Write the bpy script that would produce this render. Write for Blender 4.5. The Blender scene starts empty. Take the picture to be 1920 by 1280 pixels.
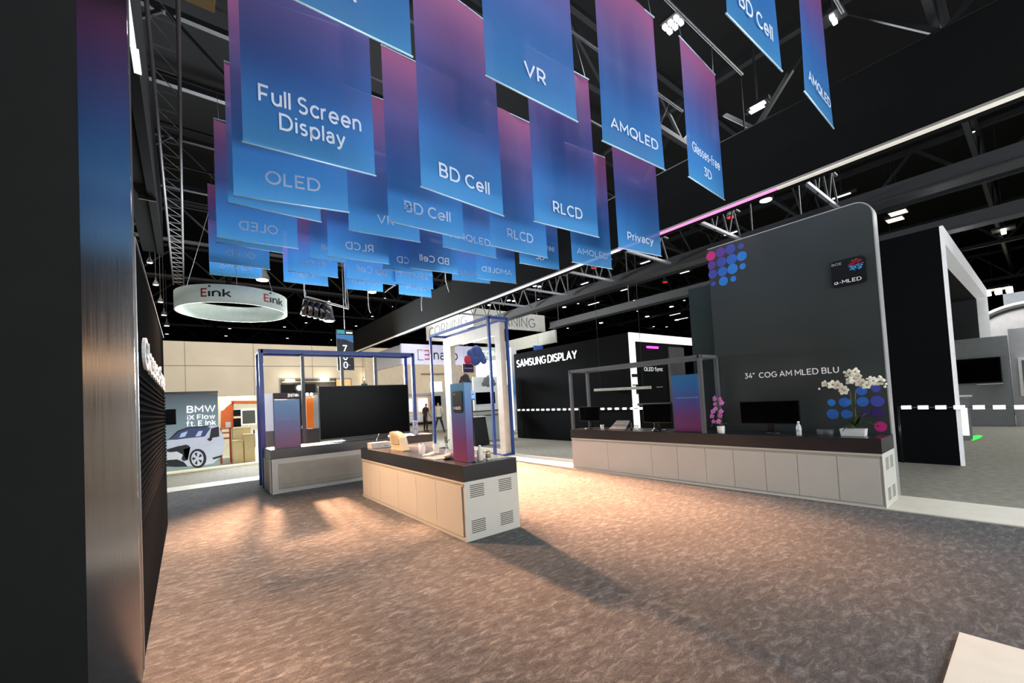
import bpy, bmesh, math, random
from mathutils import Vector, Matrix
random.seed(7)
SC = bpy.context.scene
COL = SC.collection

# ------------------------------------------------------------------ camera
# world: X = across the stand (to the right), Y = down the hall, Z = up, metres
F, PX, PY = 780.8, 960.0, 722.0
yaw, pitch, roll = .6654, .0351, -.0544
fw = Vector((math.sin(yaw)*math.cos(pitch), math.cos(yaw)*math.cos(pitch), math.sin(pitch)))
r0 = Vector((math.cos(yaw), -math.sin(yaw), 0)); u0 = r0.cross(fw)
rt = math.cos(roll)*r0 + math.sin(roll)*u0
up = -math.sin(roll)*r0 + math.cos(roll)*u0
CP = Vector((0, 0, 1.65))
cam_d = bpy.data.cameras.new('camera'); cam = bpy.data.objects.new('camera', cam_d); COL.objects.link(cam)
cam.matrix_world = Matrix(((rt.x, up.x, -fw.x, CP.x), (rt.y, up.y, -fw.y, CP.y), (rt.z, up.z, -fw.z, CP.z), (0, 0, 0, 1)))
cam_d.sensor_width = 36; cam_d.lens = F/1920*36; cam_d.shift_y = (PY-640)/1920
cam_d.clip_start = .05; cam_d.clip_end = 400
SC.camera = cam

# ------------------------------------------------------------------ world, exposure, large lights
w = bpy.data.worlds.new('hall_air'); SC.world = w; w.use_nodes = True
w.node_tree.nodes['Background'].inputs[0].default_value = (.5, .55, .6, 1)
w.node_tree.nodes['Background'].inputs[1].default_value = .0
SC.view_settings.view_transform = 'Standard'; SC.view_settings.look = 'None'
SC.view_settings.exposure = 0.0; SC.view_settings.gamma = 1.0
SC.view_settings.use_curve_mapping = False
SC.cycles.use_denoising = True
SC.cycles.max_bounces = 6; SC.cycles.transparent_max_bounces = 24
SC.cycles.sample_clamp_indirect = 6

def light(name, kind, loc, target, power, color, size=.3, sy=None, blend=.4, cone=60, spec=1.0):
    d = bpy.data.lights.new(name, kind); o = bpy.data.objects.new(name, d); COL.objects.link(o)
    d.energy = power; d.color = color
    o.location = loc; o.rotation_euler = (Vector(target)-Vector(loc)).to_track_quat('-Z', 'Y').to_euler()
    if kind == 'AREA':
        d.shape = 'RECTANGLE'; d.size = size; d.size_y = sy or size
    else:
        d.shadow_soft_size = size
    if kind == 'SPOT': d.spot_size = math.radians(cone); d.spot_blend = blend
    d.specular_factor = spec
    return o
WARM = (1.0, .50, .27)
# the two warm stage lamps hung behind the stand, and the warm lamp over the left wall
light('warm_spot_light', 'SPOT', (2.66, 20.1, 7.3), (1.2, 5.6, 0), 210000, WARM, .45, cone=17.5, blend=.9)
light('warm_spot_light', 'SPOT', (7.3, 20.0, 7.3), (5.5, 7.1, 0), 390000, WARM, .4, cone=20, blend=1.0)
light('warm_spot_light', 'SPOT', (.3, 7.5, 4.45), (.9, 5.6, 0), 3000, (1.0, .60, .37), .3, cone=96, blend=.9)
# hall lamp rows, with unseen fills added for banners, reflection and roof
light('banner_front_fill', 'AREA', (4.8, -5.4, 3.0), (3.4, 5.0, 6.6), 1050, (.94, .98, 1.0), 9, 3.6, spec=.05)  # added fill behind the camera, brightens banner fronts and near faces
light('banner_back_fill', 'AREA', (4.2, 19.0, 3.4), (3.6, 10.0, 6.0), 2300, (.86, .94, 1.0), 8, 1.2, spec=.1)  # added fill, shines through the far banners from behind
light('hall_light_row', 'AREA', (2.0, 1.5, 8.8), (3.6, 3.0, 0), 62, (.88, .97, 1.0), 8, 3, spec=.1)
for ly, lp in ((2.25, 48), (3.6, 60), (4.75, 60), (6.0, 58), (7.6, 50)):
    light('banner_row_fill', 'AREA', (3.7, ly, 7.15), (3.7, ly, 0), lp, (.95, .98, 1.0), 7.4, .25)  # added fill strips between rows, even out shading on the banners
light('hall_light_row', 'AREA', (14, 6, 9.6), (12, 5, 0), 720, (.93, .97, .98), 10, 4)
light('hall_light_row', 'AREA', (3, 17, 9.4), (4, 21, 0), 1250, (1.0, .91, .80), 14, 4)
light('hall_light_row', 'AREA', (11, 16, 9.4), (12, 18, 0), 620, (1.0, .94, .86), 10, 5)
light('hall_light_row', 'AREA', (19, 2, 8.5), (18, 1.5, 0), 1500, (.96, .98, .97), 8, 5)
light('warm_reflection_fill', 'SPOT', (-.9, -2.8, 6.0), (-.9, -3.4, 0), 900, (1.0, .62, .42), .3, cone=70, blend=.6)  # added, warms the unseen floor that the steel pillar reflects
light('floor_bounce_light', 'AREA', (12, 14, 5.6), (12, 14, 12), 420, (.9, .93, 1.0), 26, 26, spec=0)  # added upward fill standing in for light bounced off the floor

# ------------------------------------------------------------------ helpers
def ray(x, y): return rt*((x-PX)/F) - up*((y-PY)/F) + fw
def at(x, y, ax, val):
    d = ray(x, y); return CP + d*((val-CP[ax])/d[ax])
def YR(x0, y0, x1, y1, Y):       # pixel rectangle -> extents on the plane y=Y
    xm, ym = (x0+x1)/2, (y0+y1)/2
    return at(x0, ym, 1, Y).x, at(x1, ym, 1, Y).x, at(xm, y1, 1, Y).z, at(xm, y0, 1, Y).z
def XR(x0, y0, x1, y1, X):       # -> ymin, ymax, zmin, zmax on the plane x=X
    xm, ym = (x0+x1)/2, (y0+y1)/2
    return at(x1, ym, 0, X).y, at(x0, ym, 0, X).y, at(xm, y1, 0, X).z, at(xm, y0, 0, X).z
def lin(c):
    if isinstance(c, str): c = [int(c[i:i+2], 16)/255 for i in (0, 2, 4)]
    return tuple(((v/12.92) if v <= .04045 else ((v+.055)/1.055)**2.4) for v in c) + (1,)
MATS = {}
def mat(name, col='808080', rough=.6, metal=0, emit=0, spec=.5, coat=0, alpha=1, noise=None, bump=0, trans=0):
    if name in MATS: return MATS[name]
    m = bpy.data.materials.new(name); m.use_nodes = True; MATS[name] = m
    nt = m.node_tree; b = nt.nodes['Principled BSDF']; c = lin(col)
    b.inputs['Base Color'].default_value = c; b.inputs['Roughness'].default_value = rough
    b.inputs['Metallic'].default_value = metal; b.inputs['Specular IOR Level'].default_value = spec
    b.inputs['Coat Weight'].default_value = coat; b.inputs['Coat Roughness'].default_value = .08
    b.inputs['Alpha'].default_value = alpha; b.inputs['Transmission Weight'].default_value = trans
    if emit: b.inputs['Emission Color'].default_value = c; b.inputs['Emission Strength'].default_value = emit
    tc = nt.nodes.new('ShaderNodeTexCoord')
    sc, amt = noise or (6, .06)
    n = nt.nodes.new('ShaderNodeTexNoise'); n.inputs['Scale'].default_value = sc; n.inputs['Detail'].default_value = 5
    nt.links.new(tc.outputs['Object'], n.inputs['Vector'])
    mr = nt.nodes.new('ShaderNodeMapRange'); mr.inputs['To Min'].default_value = 1-amt; mr.inputs['To Max'].default_value = 1+amt
    mr.inputs['From Min'].default_value = .3; mr.inputs['From Max'].default_value = .7
    nt.links.new(n.outputs['Fac'], mr.inputs['Value'])
    mx = nt.nodes.new('ShaderNodeMix'); mx.data_type = 'RGBA'; mx.blend_type = 'MULTIPLY'; mx.inputs['Factor'].default_value = 1
    mx.inputs['A'].default_value = c; nt.links.new(mr.outputs['Result'], mx.inputs['B'])
    nt.links.new(mx.outputs['Result'], b.inputs['Base Color'])
    if bump:
        bp = nt.nodes.new('ShaderNodeBump'); bp.inputs['Strength'].default_value = bump; bp.inputs['Distance'].default_value = .01
        nt.links.new(n.outputs['Fac'], bp.inputs['Height']); nt.links.new(bp.outputs['Normal'], b.inputs['Normal'])
    return m
def root_loc(p):
    v = Vector((0, 0, 0))
    while p: v += Vector(p.location); p = p.parent
    return v
def link(name, me, m, parent=None, world=True):
    o = bpy.data.objects.new(name, me); COL.objects.link(o)
    if m: me.materials.append(m)
    if parent:
        o.parent = parent
        if world:
            me.transform(Matrix.Translation(-root_loc(parent)))
    return o
def thing(name, label, cat, loc=(0, 0, 0), group=None):
    o = bpy.data.objects.new(name, None); COL.objects.link(o); o.location = loc; o.empty_display_size = .1
    o['label'] = label; o['category'] = cat
    if group: o['group'] = group
    return o
def tag(o, label, cat, group=None):
    o['label'] = label; o['category'] = cat
    if group: o['group'] = group
    return o
def bbx(bm, x0, x1, y0, y1, z0, z1):
    if x0 > x1: x0, x1 = x1, x0
    if y0 > y1: y0, y1 = y1, y0
    if z0 > z1: z0, z1 = z1, z0
    v = [bm.verts.new((x, y, z)) for z in (z0, z1) for y in (y0, y1) for x in (x0, x1)]
    for f in ((0, 2, 3, 1), (4, 5, 7, 6), (0, 1, 5, 4), (2, 6, 7, 3), (0, 4, 6, 2), (1, 3, 7, 5)): bm.faces.new([v[i] for i in f])
    return v
def bar(bm, a, b, r, r2=None, seg=8):
    a, b = Vector(a), Vector(b); d = (b-a)
    if d.length < 1e-6: return
    q = d.to_track_quat('Z', 'Y'); r2 = r if r2 is None else r2
    ra = [bm.verts.new(a + q @ Vector((r*math.cos(t), r*math.sin(t), 0))) for t in [2*math.pi*i/seg+math.pi/seg for i in range(seg)]]
    rb = [bm.verts.new(b + q @ Vector((r2*math.cos(t), r2*math.sin(t), 0))) for t in [2*math.pi*i/seg+math.pi/seg for i in range(seg)]]
    for i in range(seg):
        j = (i+1) % seg; bm.faces.new((ra[i], ra[j], rb[j], rb[i]))
    bm.faces.new(ra[::-1]); bm.faces.new(rb)
def lathe(bm, c, prof, seg=16):
    rings = []
    for r, z in prof:
        rings.append([bm.verts.new((c[0]+r*math.cos(2*math.pi*i/seg), c[1]+r*math.sin(2*math.pi*i/seg), c[2]+z)) for i in range(seg)])
    for a, b in zip(rings, rings[1:]):
        for i in range(seg):
            j = (i+1) % seg; bm.faces.new((a[i], a[j], b[j], b[i]))
    bm.faces.new(rings[0][::-1]); bm.faces.new(rings[-1])
def me_of(bm, name, smooth=False):
    bmesh.ops.recalc_face_normals(bm, faces=bm.faces)
    me = bpy.data.meshes.new(name); bm.to_mesh(me); bm.free()
    if smooth:
        for p in me.polygons: p.use_smooth = True
    return me
def obj(name, bm, m, parent=None, smooth=False, bevel=0):
    if bevel: bmesh.ops.bevel(bm, geom=list(bm.edges), offset=bevel, segments=2, affect='EDGES', profile=.7)
    return link(name, me_of(bm, name, smooth), m, parent)
def B(name, m, parent, x0, x1, y0, y1, z0, z1, bevel=0):
    bm = bmesh.new(); bbx(bm, x0, x1, y0, y1, z0, z1); return obj(name, bm, m, parent, bevel=bevel)
def BAR(name, m, parent, pts, r, seg=8, smooth=True):
    bm = bmesh.new()
    for a, b in zip(pts, pts[1:]): bar(bm, a, b, r, seg=seg)
    return obj(name, bm, m, parent, smooth)
def LA(name, m, parent, c, prof, seg=16, smooth=True):
    bm = bmesh.new(); lathe(bm, c, prof, seg); return obj(name, bm, m, parent, smooth)
def poly(name, m, parent, pts, n, th=.006):       # flat outline with thickness th along n
    bm = bmesh.new(); n = Vector(n)
    a = [bm.verts.new(Vector(p)) for p in pts]; b = [bm.verts.new(Vector(p)+n*th) for p in pts]
    bm.faces.new(a); bm.faces.new(b[::-1])
    for i in range(len(a)):
        j = (i+1) % len(a); bm.faces.new((a[j], a[i], b[i], b[j]))
    bmesh.ops.triangulate(bm, faces=[f for f in bm.faces if len(f.verts) > 4])
    return obj(name, bm, m, parent)
def structure(o): o['kind'] = 'structure'; return o
def stuff(o): o['kind'] = 'stuff'; return o

# geometric sans drawn as strokes: every letter is a set of centre lines in a box with cap height 1
def A_(cx, cy, rx, ry, a0, a1, n=14): return [(cx+rx*math.cos(math.radians(a0+(a1-a0)*k/n)), cy+ry*math.sin(math.radians(a0+(a1-a0)*k/n))) for k in range(n+1)]
XH = .72
GLY = {
 'A': (.86, [[(0, 0), (.43, 1), (.86, 0)], [(.16, .3), (.70, .3)]]), 'B': (.66, [[(0, 0), (0, 1), (.36, 1)]+A_(.36, .76, .24, .24, 90, -90, 8)+[(0, .52)], [(.36, .52)]+A_(.38, .26, .27, .26, 90, -90, 8)+[(0, 0), (0, .1)]]),
 'C': (.80, [A_(.48, .5, .48, .5, 48, 312, 18)]), 'D': (.84, [[(0, 0), (0, 1), (.36, 1)]+A_(.36, .5, .46, .5, 90, -90, 14)+[(0, 0), (0, .05)]]),
 'E': (.60, [[(.60, 1), (0, 1), (0, 0), (.60, 0)], [(0, .51), (.52, .51)]]), 'F': (.58, [[(.58, 1), (0, 1), (0, 0)], [(0, .48), (.5, .48)]]),
 'G': (.84, [A_(.48, .5, .48, .5, 48, 330, 18)+[(.90, .46), (.56, .46)]]), 'H': (.74, [[(0, 0), (0, 1)], [(.74, 0), (.74, 1)], [(0, .5), (.74, .5)]]),
 'I': (.0, [[(0, 0), (0, 1)]]), 'K': (.68, [[(0, 0), (0, 1)], [(.66, 1), (.05, .4)], [(.25, .6), (.7, 0)]]), 'L': (.52, [[(0, 1), (0, 0), (.52, 0)]]),
 'M': (.92, [[(0, 0), (0, 1), (.46, .32), (.92, 1), (.92, 0)]]), 'N': (.76, [[(0, 0), (0, 1), (.76, 0), (.76, 1)]]), 'O': (.96, [A_(.48, .5, .48, .5, 0, 360, 26)]),
 'P': (.62, [[(0, 0), (0, 1), (.32, 1)]+A_(.32, .68, .30, .32, 90, -90, 10)+[(0, .36)]]), 'Q': (.96, [A_(.48, .5, .48, .5, 0, 360, 26), [(.52, .22), (.88, -.1)]]),
 'R': (.66, [[(0, 0), (0, 1), (.33, 1)]+A_(.33, .69, .30, .31, 90, -90, 10)+[(0, .38)], [(.36, .38), (.66, 0)]]),
 'S': (.62, [A_(.31, .76, .28, .24, 35, 270, 12)+A_(.31, .26, .30, .26, 90, -145, 12)]), 'T': (.70, [[(0, 1), (.70, 1)], [(.35, 1), (.35, 0)]]),
 'U': (.72, [[(0, 1), (0, .36)]+A_(.36, .36, .36, .36, 180, 360, 12)+[(.72, 1)]]), 'V': (.84, [[(0, 1), (.42, 0), (.84, 1)]]), 'W': (1.24, [[(0, 1), (.33, 0), (.62, 1), (.91, 0), (1.24, 1)]]),
 'X': (.76, [[(0, 0), (.76, 1)], [(0, 1), (.76, 0)]]), 'Y': (.78, [[(0, 1), (.39, .42), (.78, 1)], [(.39, .42), (.39, 0)]]), 'Z': (.66, [[(0, 1), (.66, 1), (0, 0), (.66, 0)]]),
 'a': (.50, [A_(.25, .47, .25, .25, 150, 0, 8)+[(.5, 0)], A_(.24, .21, .24, .21, 60, 330, 12)+[(.5, .18)], [(.24, .42), (.5, .42)]]), 'c': (.50, [A_(.33, .36, .33, .36, 45, 315, 14)]),
 'e': (.66, [[(.03, .36), (.66, .36)]+A_(.33, .36, .33, .36, 0, 318, 16)]), 'f': (.36, [[(.13, 0), (.13, .8)]+A_(.31, .84, .18, .2, 180, 70, 6), [(0, .70), (.36, .70)]]),
 'g': (.64, [A_(.32, .36, .32, .36, 0, 360, 18), [(.64, .72), (.64, -.05)]+A_(.34, -.03, .3, .24, 0, -150, 8)]), 'h': (.56, [[(0, 0), (0, 1)], [(0, .4)]+A_(.28, .42, .28, .3, 180, 0, 8)+[(.56, 0)]]),
 'i': (.0, [[(0, 0), (0, .72)], [(0, .93), (0, 1.02)]]), 'ı': (.0, [[(0, 0), (0, .72)]]), 'k': (.54, [[(0, 0), (0, 1.02)], [(.5, .72), (.04, .28)], [(.2, .42), (.56, 0)]]), 'l': (.0, [[(0, 0), (0, 1.04)]]),
 'm': (.98, [[(0, 0), (0, .72)], [(0, .4)]+A_(.245, .44, .245, .28, 180, 0, 8)+[(.49, 0)], [(.49, .4)]+A_(.735, .44, .245, .28, 180, 0, 8)+[(.98, 0)]]),
 'n': (.56, [[(0, 0), (0, .72)], [(0, .4)]+A_(.28, .42, .28, .3, 180, 0, 8)+[(.56, 0)]]), 'o': (.68, [A_(.34, .36, .34, .36, 0, 360, 20)]),
 'p': (.64, [[(0, .72), (0, -.26)], A_(.32, .36, .32, .36, 180, -180, 18)]), 'r': (.30, [[(0, 0), (0, .72)], [(0, .38)]+A_(.28, .42, .28, .3, 180, 85, 6)]),
 's': (.46, [A_(.23, .545, .21, .175, 40, 270, 10)+A_(.23, .185, .22, .185, 90, -145, 10)]), 't': (.36, [[(.14, .95), (.14, .18)]+A_(.31, .18, .17, .18, 180, 290, 6), [(0, .70), (.36, .70)]]),
 'u': (.56, [[(.0, .72), (.0, .3)]+A_(.28, .3, .28, .3, 180, 360, 8)+[(.56, .72)], [(.56, .4), (.56, 0)]]), 'v': (.60, [[(0, .72), (.30, 0), (.60, .72)]]),
 'w': (.92, [[(0, .72), (.24, 0), (.46, .72), (.68, 0), (.92, .72)]]), 'y': (.60, [[(0, .72), (.31, .02)], [(.60, .72), (.26, -.1), (.16, -.24), (.0, -.24)]]), 'x': (.54, [[(0, 0), (.54, .72)], [(0, .72), (.54, 0)]]),
 'α': (.72, [A_(.3, .36, .3, .36, 20, 340, 16), [(.66, .72), (.58, .36), (.72, 0)], [(.58, .5), (.57, .25)]]), '-': (.30, [[(0, .38), (.30, .38)]]), '.': (.0, [[(0, 0), (0, .07)]]), '"': (.18, [[(0, 1), (0, .76)], [(.18, 1), (.18, .76)]]), "'": (.0, [[(0, 1), (0, .76)]]),
 '0': (.70, [A_(.35, .5, .35, .5, 0, 360, 22)]), '2': (.60, [A_(.3, .72, .29, .28, 155, -30, 9)+[(.0, 0), (.62, 0)]]), '3': (.58, [[(.03, 1), (.55, 1), (.26, .6)]+A_(.27, .3, .31, .3, 80, -145, 12)]),
 '4': (.70, [[(.48, 1), (0, .26), (.72, .26)], [(.52, .55), (.52, 0)]]), '7': (.62, [[(0, 1), (.62, 1), (.18, 0)]]),
}
def ribbon(V, Fc, pl, w, z):
    P = [Vector((p[0], p[1])) for k, p in enumerate(pl) if k == 0 or (Vector(p)-Vector(pl[k-1])).length > 1e-5]
    closed = (P[0]-P[-1]).length < 1e-4 and len(P) > 3
    if closed: P = P[:-1]
    n = len(P); L, Rr = [], []
    for i in range(n):
        pa = P[i-1] if (i > 0 or closed) else None; pb = P[(i+1) % n] if (i < n-1 or closed) else None
        d1 = (P[i]-pa).normalized() if pa is not None else None; d2 = (pb-P[i]).normalized() if pb is not None else None
        if d1 is None: d1 = d2; 
        if d2 is None: d2 = d1
        nn = Vector((-d1.y-d2.y, d1.x+d2.x)); nn = nn.normalized() if nn.length > 1e-4 else Vector((-d1.y, d1.x))
        m = min(1/max(.25, nn.dot(Vector((-d1.y, d1.x)))), 1.9)*w/2
        q = P[i]
        if not closed and i == 0: q = q-d2*w*.12
        if not closed and i == n-1: q = q+d1*w*.12
        L.append(q+nn*m); Rr.append(q-nn*m)
    b0 = len(V)
    for i in range(n):
        for q in (L[i], Rr[i]):
            V.append((q.x, q.y, -z)); V.append((q.x, q.y, z))
    for i in range(n if closed else n-1):
        a, c = b0+4*i, b0+4*((i+1) % n)
        Fc.append((a+1, a+3, c+3, c+1)); Fc.append((a, c, c+2, a+2)); Fc.append((a, a+1, c+1, c)); Fc.append((a+2, c+2, c+3, a+3))
    if not closed:
        for i in (0, n-1): a = b0+4*i; Fc.append((a, a+1, a+3, a+2))
_tc = {}
def glyphs(body, bold, depth, spacing=1.0):
    k = (body, bold, spacing)
    if k in _tc: return _tc[k]
    w_ = .165+(bold-.015)*2; v, f = [], []; x = 0
    for ch in body:
        if ch == ' ': x += .34*spacing; continue
        ad, st = GLY[ch]
        for pl in st: ribbon(v, f, [(p[0]+x, p[1]) for p in pl], w_, depth)
        x += ad+.31*spacing
    xs = [p[0] for p in v]; ys = [p[1] for p in v]
    _tc[k] = (v, f, min(xs), max(xs), min(ys), max(ys)); return _tc[k]
def text(body, m, parent, org, U, V, width, height, bold=.02, depth=.003, flip=False, name='lettering', fn=None, spacing=1.0):
    """org = lower left of the word's box, U along, V up, sized width x height"""
    v, f, x0, x1, y0, y1 = glyphs(body, bold, .01, spacing=spacing)
    org, U, V = Vector(org), Vector(U).normalized(), Vector(V).normalized(); N = U.cross(V)
    P = []
    for x, y, z in v:
        a = (x-x0)/(x1-x0); 
        if flip: a = 1-a
        P.append(org + U*(a*width) + V*((y-y0)/(y1-y0)*height) + N*(depth*(z/.01*.5+.5)))
    if fn: P = [fn(p) for p in P]
    me = bpy.data.meshes.new(name); me.from_pydata([tuple(p) for p in P], [], f)
    return link(name, me, m, parent)

# ------------------------------------------------------------------ materials
WHITE = mat('white_laminate', 'C4C3BA', .45, spec=.4, noise=(2, .03))
SEAM = mat('dark_seam', '6E6A60', .8)
DARKTOP = mat('charcoal_laminate', '1F2023', .28, spec=.6, noise=(3, .08))
BLACKM = mat('matt_black_board', '1B1D1D', .85, spec=.2, noise=(3, .08))
GLOSSW = mat('gloss_charcoal_wall', '383D3C', .28, spec=.6, noise=(1.2, .10))
BLACK = mat('black_plastic', '0B0B0C', .3)
SCREEN = mat('black_screen_glass', '020203', .25, spec=.05, noise=(2, .0))
GREYF = mat('grey_painted_tube', '55575A', .5)
BLUEF = mat('blue_painted_tube', '1F4089', .42)
PORT = mat('cream_white_board', 'CEC7B8', .5)
LETTER = mat('white_letter', 'F0F0F0', .5)
GLOW = mat('lit_white_letter', 'FFFFFF', .5, emit=.9)
ALU = mat('dull_aluminium', '8A8C90', .4, metal=.8)
CHROME = mat('chrome', 'D0D0D0', .15, metal=1)
TRUSSM = mat('dark_steel', '2A2C2F', .55, noise=(2, .15))
GLASS = mat('clear_plastic', 'F4F8F8', .08, alpha=.38, spec=.8)
BEIGE = mat('beige_shell', 'C9BC9E', .5)
GREEN = mat('orchid_leaf', '2F4A1C', .45, noise=(20, .25))

def carpet_mat():
    m = bpy.data.materials.new('booth_carpet'); m.use_nodes = True; nt = m.node_tree; b = nt.nodes['Principled BSDF']
    tc = nt.nodes.new('ShaderNodeTexCoord'); L = nt.links.new
    mp = nt.nodes.new('ShaderNodeMapping'); mp.inputs['Scale'].default_value = (1.0, 2.3, 1); mp.inputs['Rotation'].default_value = (0, 0, .5)
    L(tc.outputs['Object'], mp.inputs['Vector'])
    n1 = nt.nodes.new('ShaderNodeTexNoise'); n1.inputs['Scale'].default_value = 8.5; n1.inputs['Detail'].default_value = 9; n1.inputs['Roughness'].default_value = .72; n1.inputs['Distortion'].default_value = .7
    L(mp.outputs['Vector'], n1.inputs['Vector'])
    n2 = nt.nodes.new('ShaderNodeTexNoise'); n2.inputs['Scale'].default_value = 170; n2.inputs['Detail'].default_value = 3
    L(tc.outputs['Object'], n2.inputs['Vector'])
    n3 = nt.nodes.new('ShaderNodeTexNoise'); n3.inputs['Scale'].default_value = .9; n3.inputs['Detail'].default_value = 4
    L(tc.outputs['Object'], n3.inputs['Vector'])
    r = nt.nodes.new('ShaderNodeValToRGB'); r.color_ramp.elements[0].position = .38; r.color_ramp.elements[1].position = .66
    r.color_ramp.elements[0].color = lin('34363A'); r.color_ramp.elements[1].color = lin('727374')
    e = r.color_ramp.elements.new(.52); e.color = lin('4B4C4E')
    L(n1.outputs['Fac'], r.inputs['Fac'])
    def mul(a, node, lo, hi):
        mr = nt.nodes.new('ShaderNodeMapRange'); mr.inputs['From Min'].default_value = .3; mr.inputs['From Max'].default_value = .7
        mr.inputs['To Min'].default_value = lo; mr.inputs['To Max'].default_value = hi; L(node.outputs['Fac'], mr.inputs['Value'])
        x = nt.nodes.new('ShaderNodeMix'); x.data_type = 'RGBA'; x.blend_type = 'MULTIPLY'; x.inputs['Factor'].default_value = 1
        L(a, x.inputs['A']); L(mr.outputs['Result'], x.inputs['B']); return x.outputs['Result']
    o = mul(mul(r.outputs['Color'], n2, .55, 1.5), n3, .8, 1.2)
    L(o, b.inputs['Base Color']); b.inputs['Roughness'].default_value = .95; b.inputs['Specular IOR Level'].default_value = .1
    b.inputs['Sheen Weight'].default_value = .3; b.inputs['Sheen Tint'].default_value = (.6, .55, .5, 1)
    bp = nt.nodes.new('ShaderNodeBump'); bp.inputs['Strength'].default_value = .8; bp.inputs['Distance'].default_value = .012
    ad = nt.nodes.new('ShaderNodeMath'); ad.operation = 'ADD'; L(n1.outputs['Fac'], ad.inputs[0]); L(n2.outputs['Fac'], ad.inputs[1])
    L(ad.outputs[0], bp.inputs['Height']); L(bp.outputs['Normal'], b.inputs['Normal'])
    return m
CARPET = carpet_mat()
AISLE = mat('grey_aisle_carpet', '918E84', .95, noise=(9, .16), bump=.5, spec=.1)
STRIP = mat('off_white_floor_board', 'D9D3C5', .55, noise=(5, .05))

def grad_mat(name, stops, axis='Z', rough=.5, fabric=False):
    m = bpy.data.materials.new(name); m.use_nodes = True; nt = m.node_tree; b = nt.nodes['Principled BSDF']; L = nt.links.new
    tc = nt.nodes.new('ShaderNodeTexCoord'); sp = nt.nodes.new('ShaderNodeSeparateXYZ'); L(tc.outputs['Generated'], sp.inputs[0])
    r = nt.nodes.new('ShaderNodeValToRGB'); cr = r.color_ramp
    while len(cr.elements) > 1: cr.elements.remove(cr.elements[-1])
    cr.elements[0].position = stops[0][0]; cr.elements[0].color = lin(stops[0][1])
    for p, c in stops[1:]: cr.elements.new(p).color = lin(c)
    L(sp.outputs[axis], r.inputs[0]); L(r.outputs[0], b.inputs['Base Color']); b.inputs['Roughness'].default_value = rough
    if fabric:
        out = nt.nodes['Material Output']
        wv = nt.nodes.new('ShaderNodeTexNoise'); mp = nt.nodes.new('ShaderNodeMapping'); mp.inputs['Scale'].default_value = (7, 7, .35)
        L(tc.outputs['Object'], mp.inputs[0]); L(mp.outputs[0], wv.inputs['Vector']); wv.inputs['Scale'].default_value = 1.0; wv.inputs['Detail'].default_value = 3
        bp = nt.nodes.new('ShaderNodeBump'); bp.inputs['Strength'].default_value = .16; bp.inputs['Distance'].default_value = .05
        L(wv.outputs['Fac'], bp.inputs['Height']); L(bp.outputs[0], b.inputs['Normal'])
        b.inputs['Specular IOR Level'].default_value = .25
        tl = nt.nodes.new('ShaderNodeBsdfTranslucent'); L(r.outputs[0], tl.inputs[0]); L(bp.outputs[0], tl.inputs['Normal'])
        mx = nt.nodes.new('ShaderNodeMixShader'); mx.inputs[0].default_value = .5; L(b.outputs[0], mx.inputs[1]); L(tl.outputs[0], mx.inputs[2])
        tp = nt.nodes.new('ShaderNodeBsdfTransparent'); m2 = nt.nodes.new('ShaderNodeMixShader'); m2.inputs[0].default_value = .08
        L(mx.outputs[0], m2.inputs[1]); L(tp.outputs[0], m2.inputs[2]); L(m2.outputs[0], out.inputs[0])
    return m
BANNER = grad_mat('printed_gradient_fabric', [(0, '4C90C4'), (.12, '3D80BE'), (.34, '3A6CB0'), (.58, '525A9A'), (.80, '744E86'), (1, '96507C')], fabric=True)
PANELG = grad_mat('gradient_print_board', [(0, '6E2A5C'), (.25, '5E2E6C'), (.5, '46468C'), (.75, '2A62A0'), (1, '2A72A8')], rough=.35)

# ------------------------------------------------------------------ shell of the hall
structure(B('floor', AISLE, None, -40, 75, -20, 70, -.3, 0))
structure(B('ceiling', mat('black_roof_deck', '0E0F10', .9), None, -40, 75, -20, 70, 13, 13.3))
for nm, a in (('wall_left', (-40.3, -40, -20, 70, 0, 13)), ('wall_right', (75, 75.3, -20, 70, 0, 13)),
              ('wall_far', (-40, 75, 70, 70.3, 0, 13)), ('wall_near', (-40, 75, -20.3, -20, 0, 13))):
    structure(B(nm, mat('hall_dark_wall', '131415', .9), None, *a))
carpet = structure(B('floor_carpet', CARPET, None, -6, 6.95, .43, 12.1, 0, .004))
structure(B('floor_carpet_entrance', CARPET, None, 3.85, 6.95, -6, .43, 0, .004))
structure(B('trim_1', STRIP, None, 6.95, 7.86, -6, 12.9, 0, .02, .004))
structure(B('trim_2', STRIP, None, -6, 6.95, 12.1, 12.86, 0, .02, .004))
structure(B('trim_3', STRIP, None, -6, 3.85, -.6, .43, 0, .02, .004))

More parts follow.
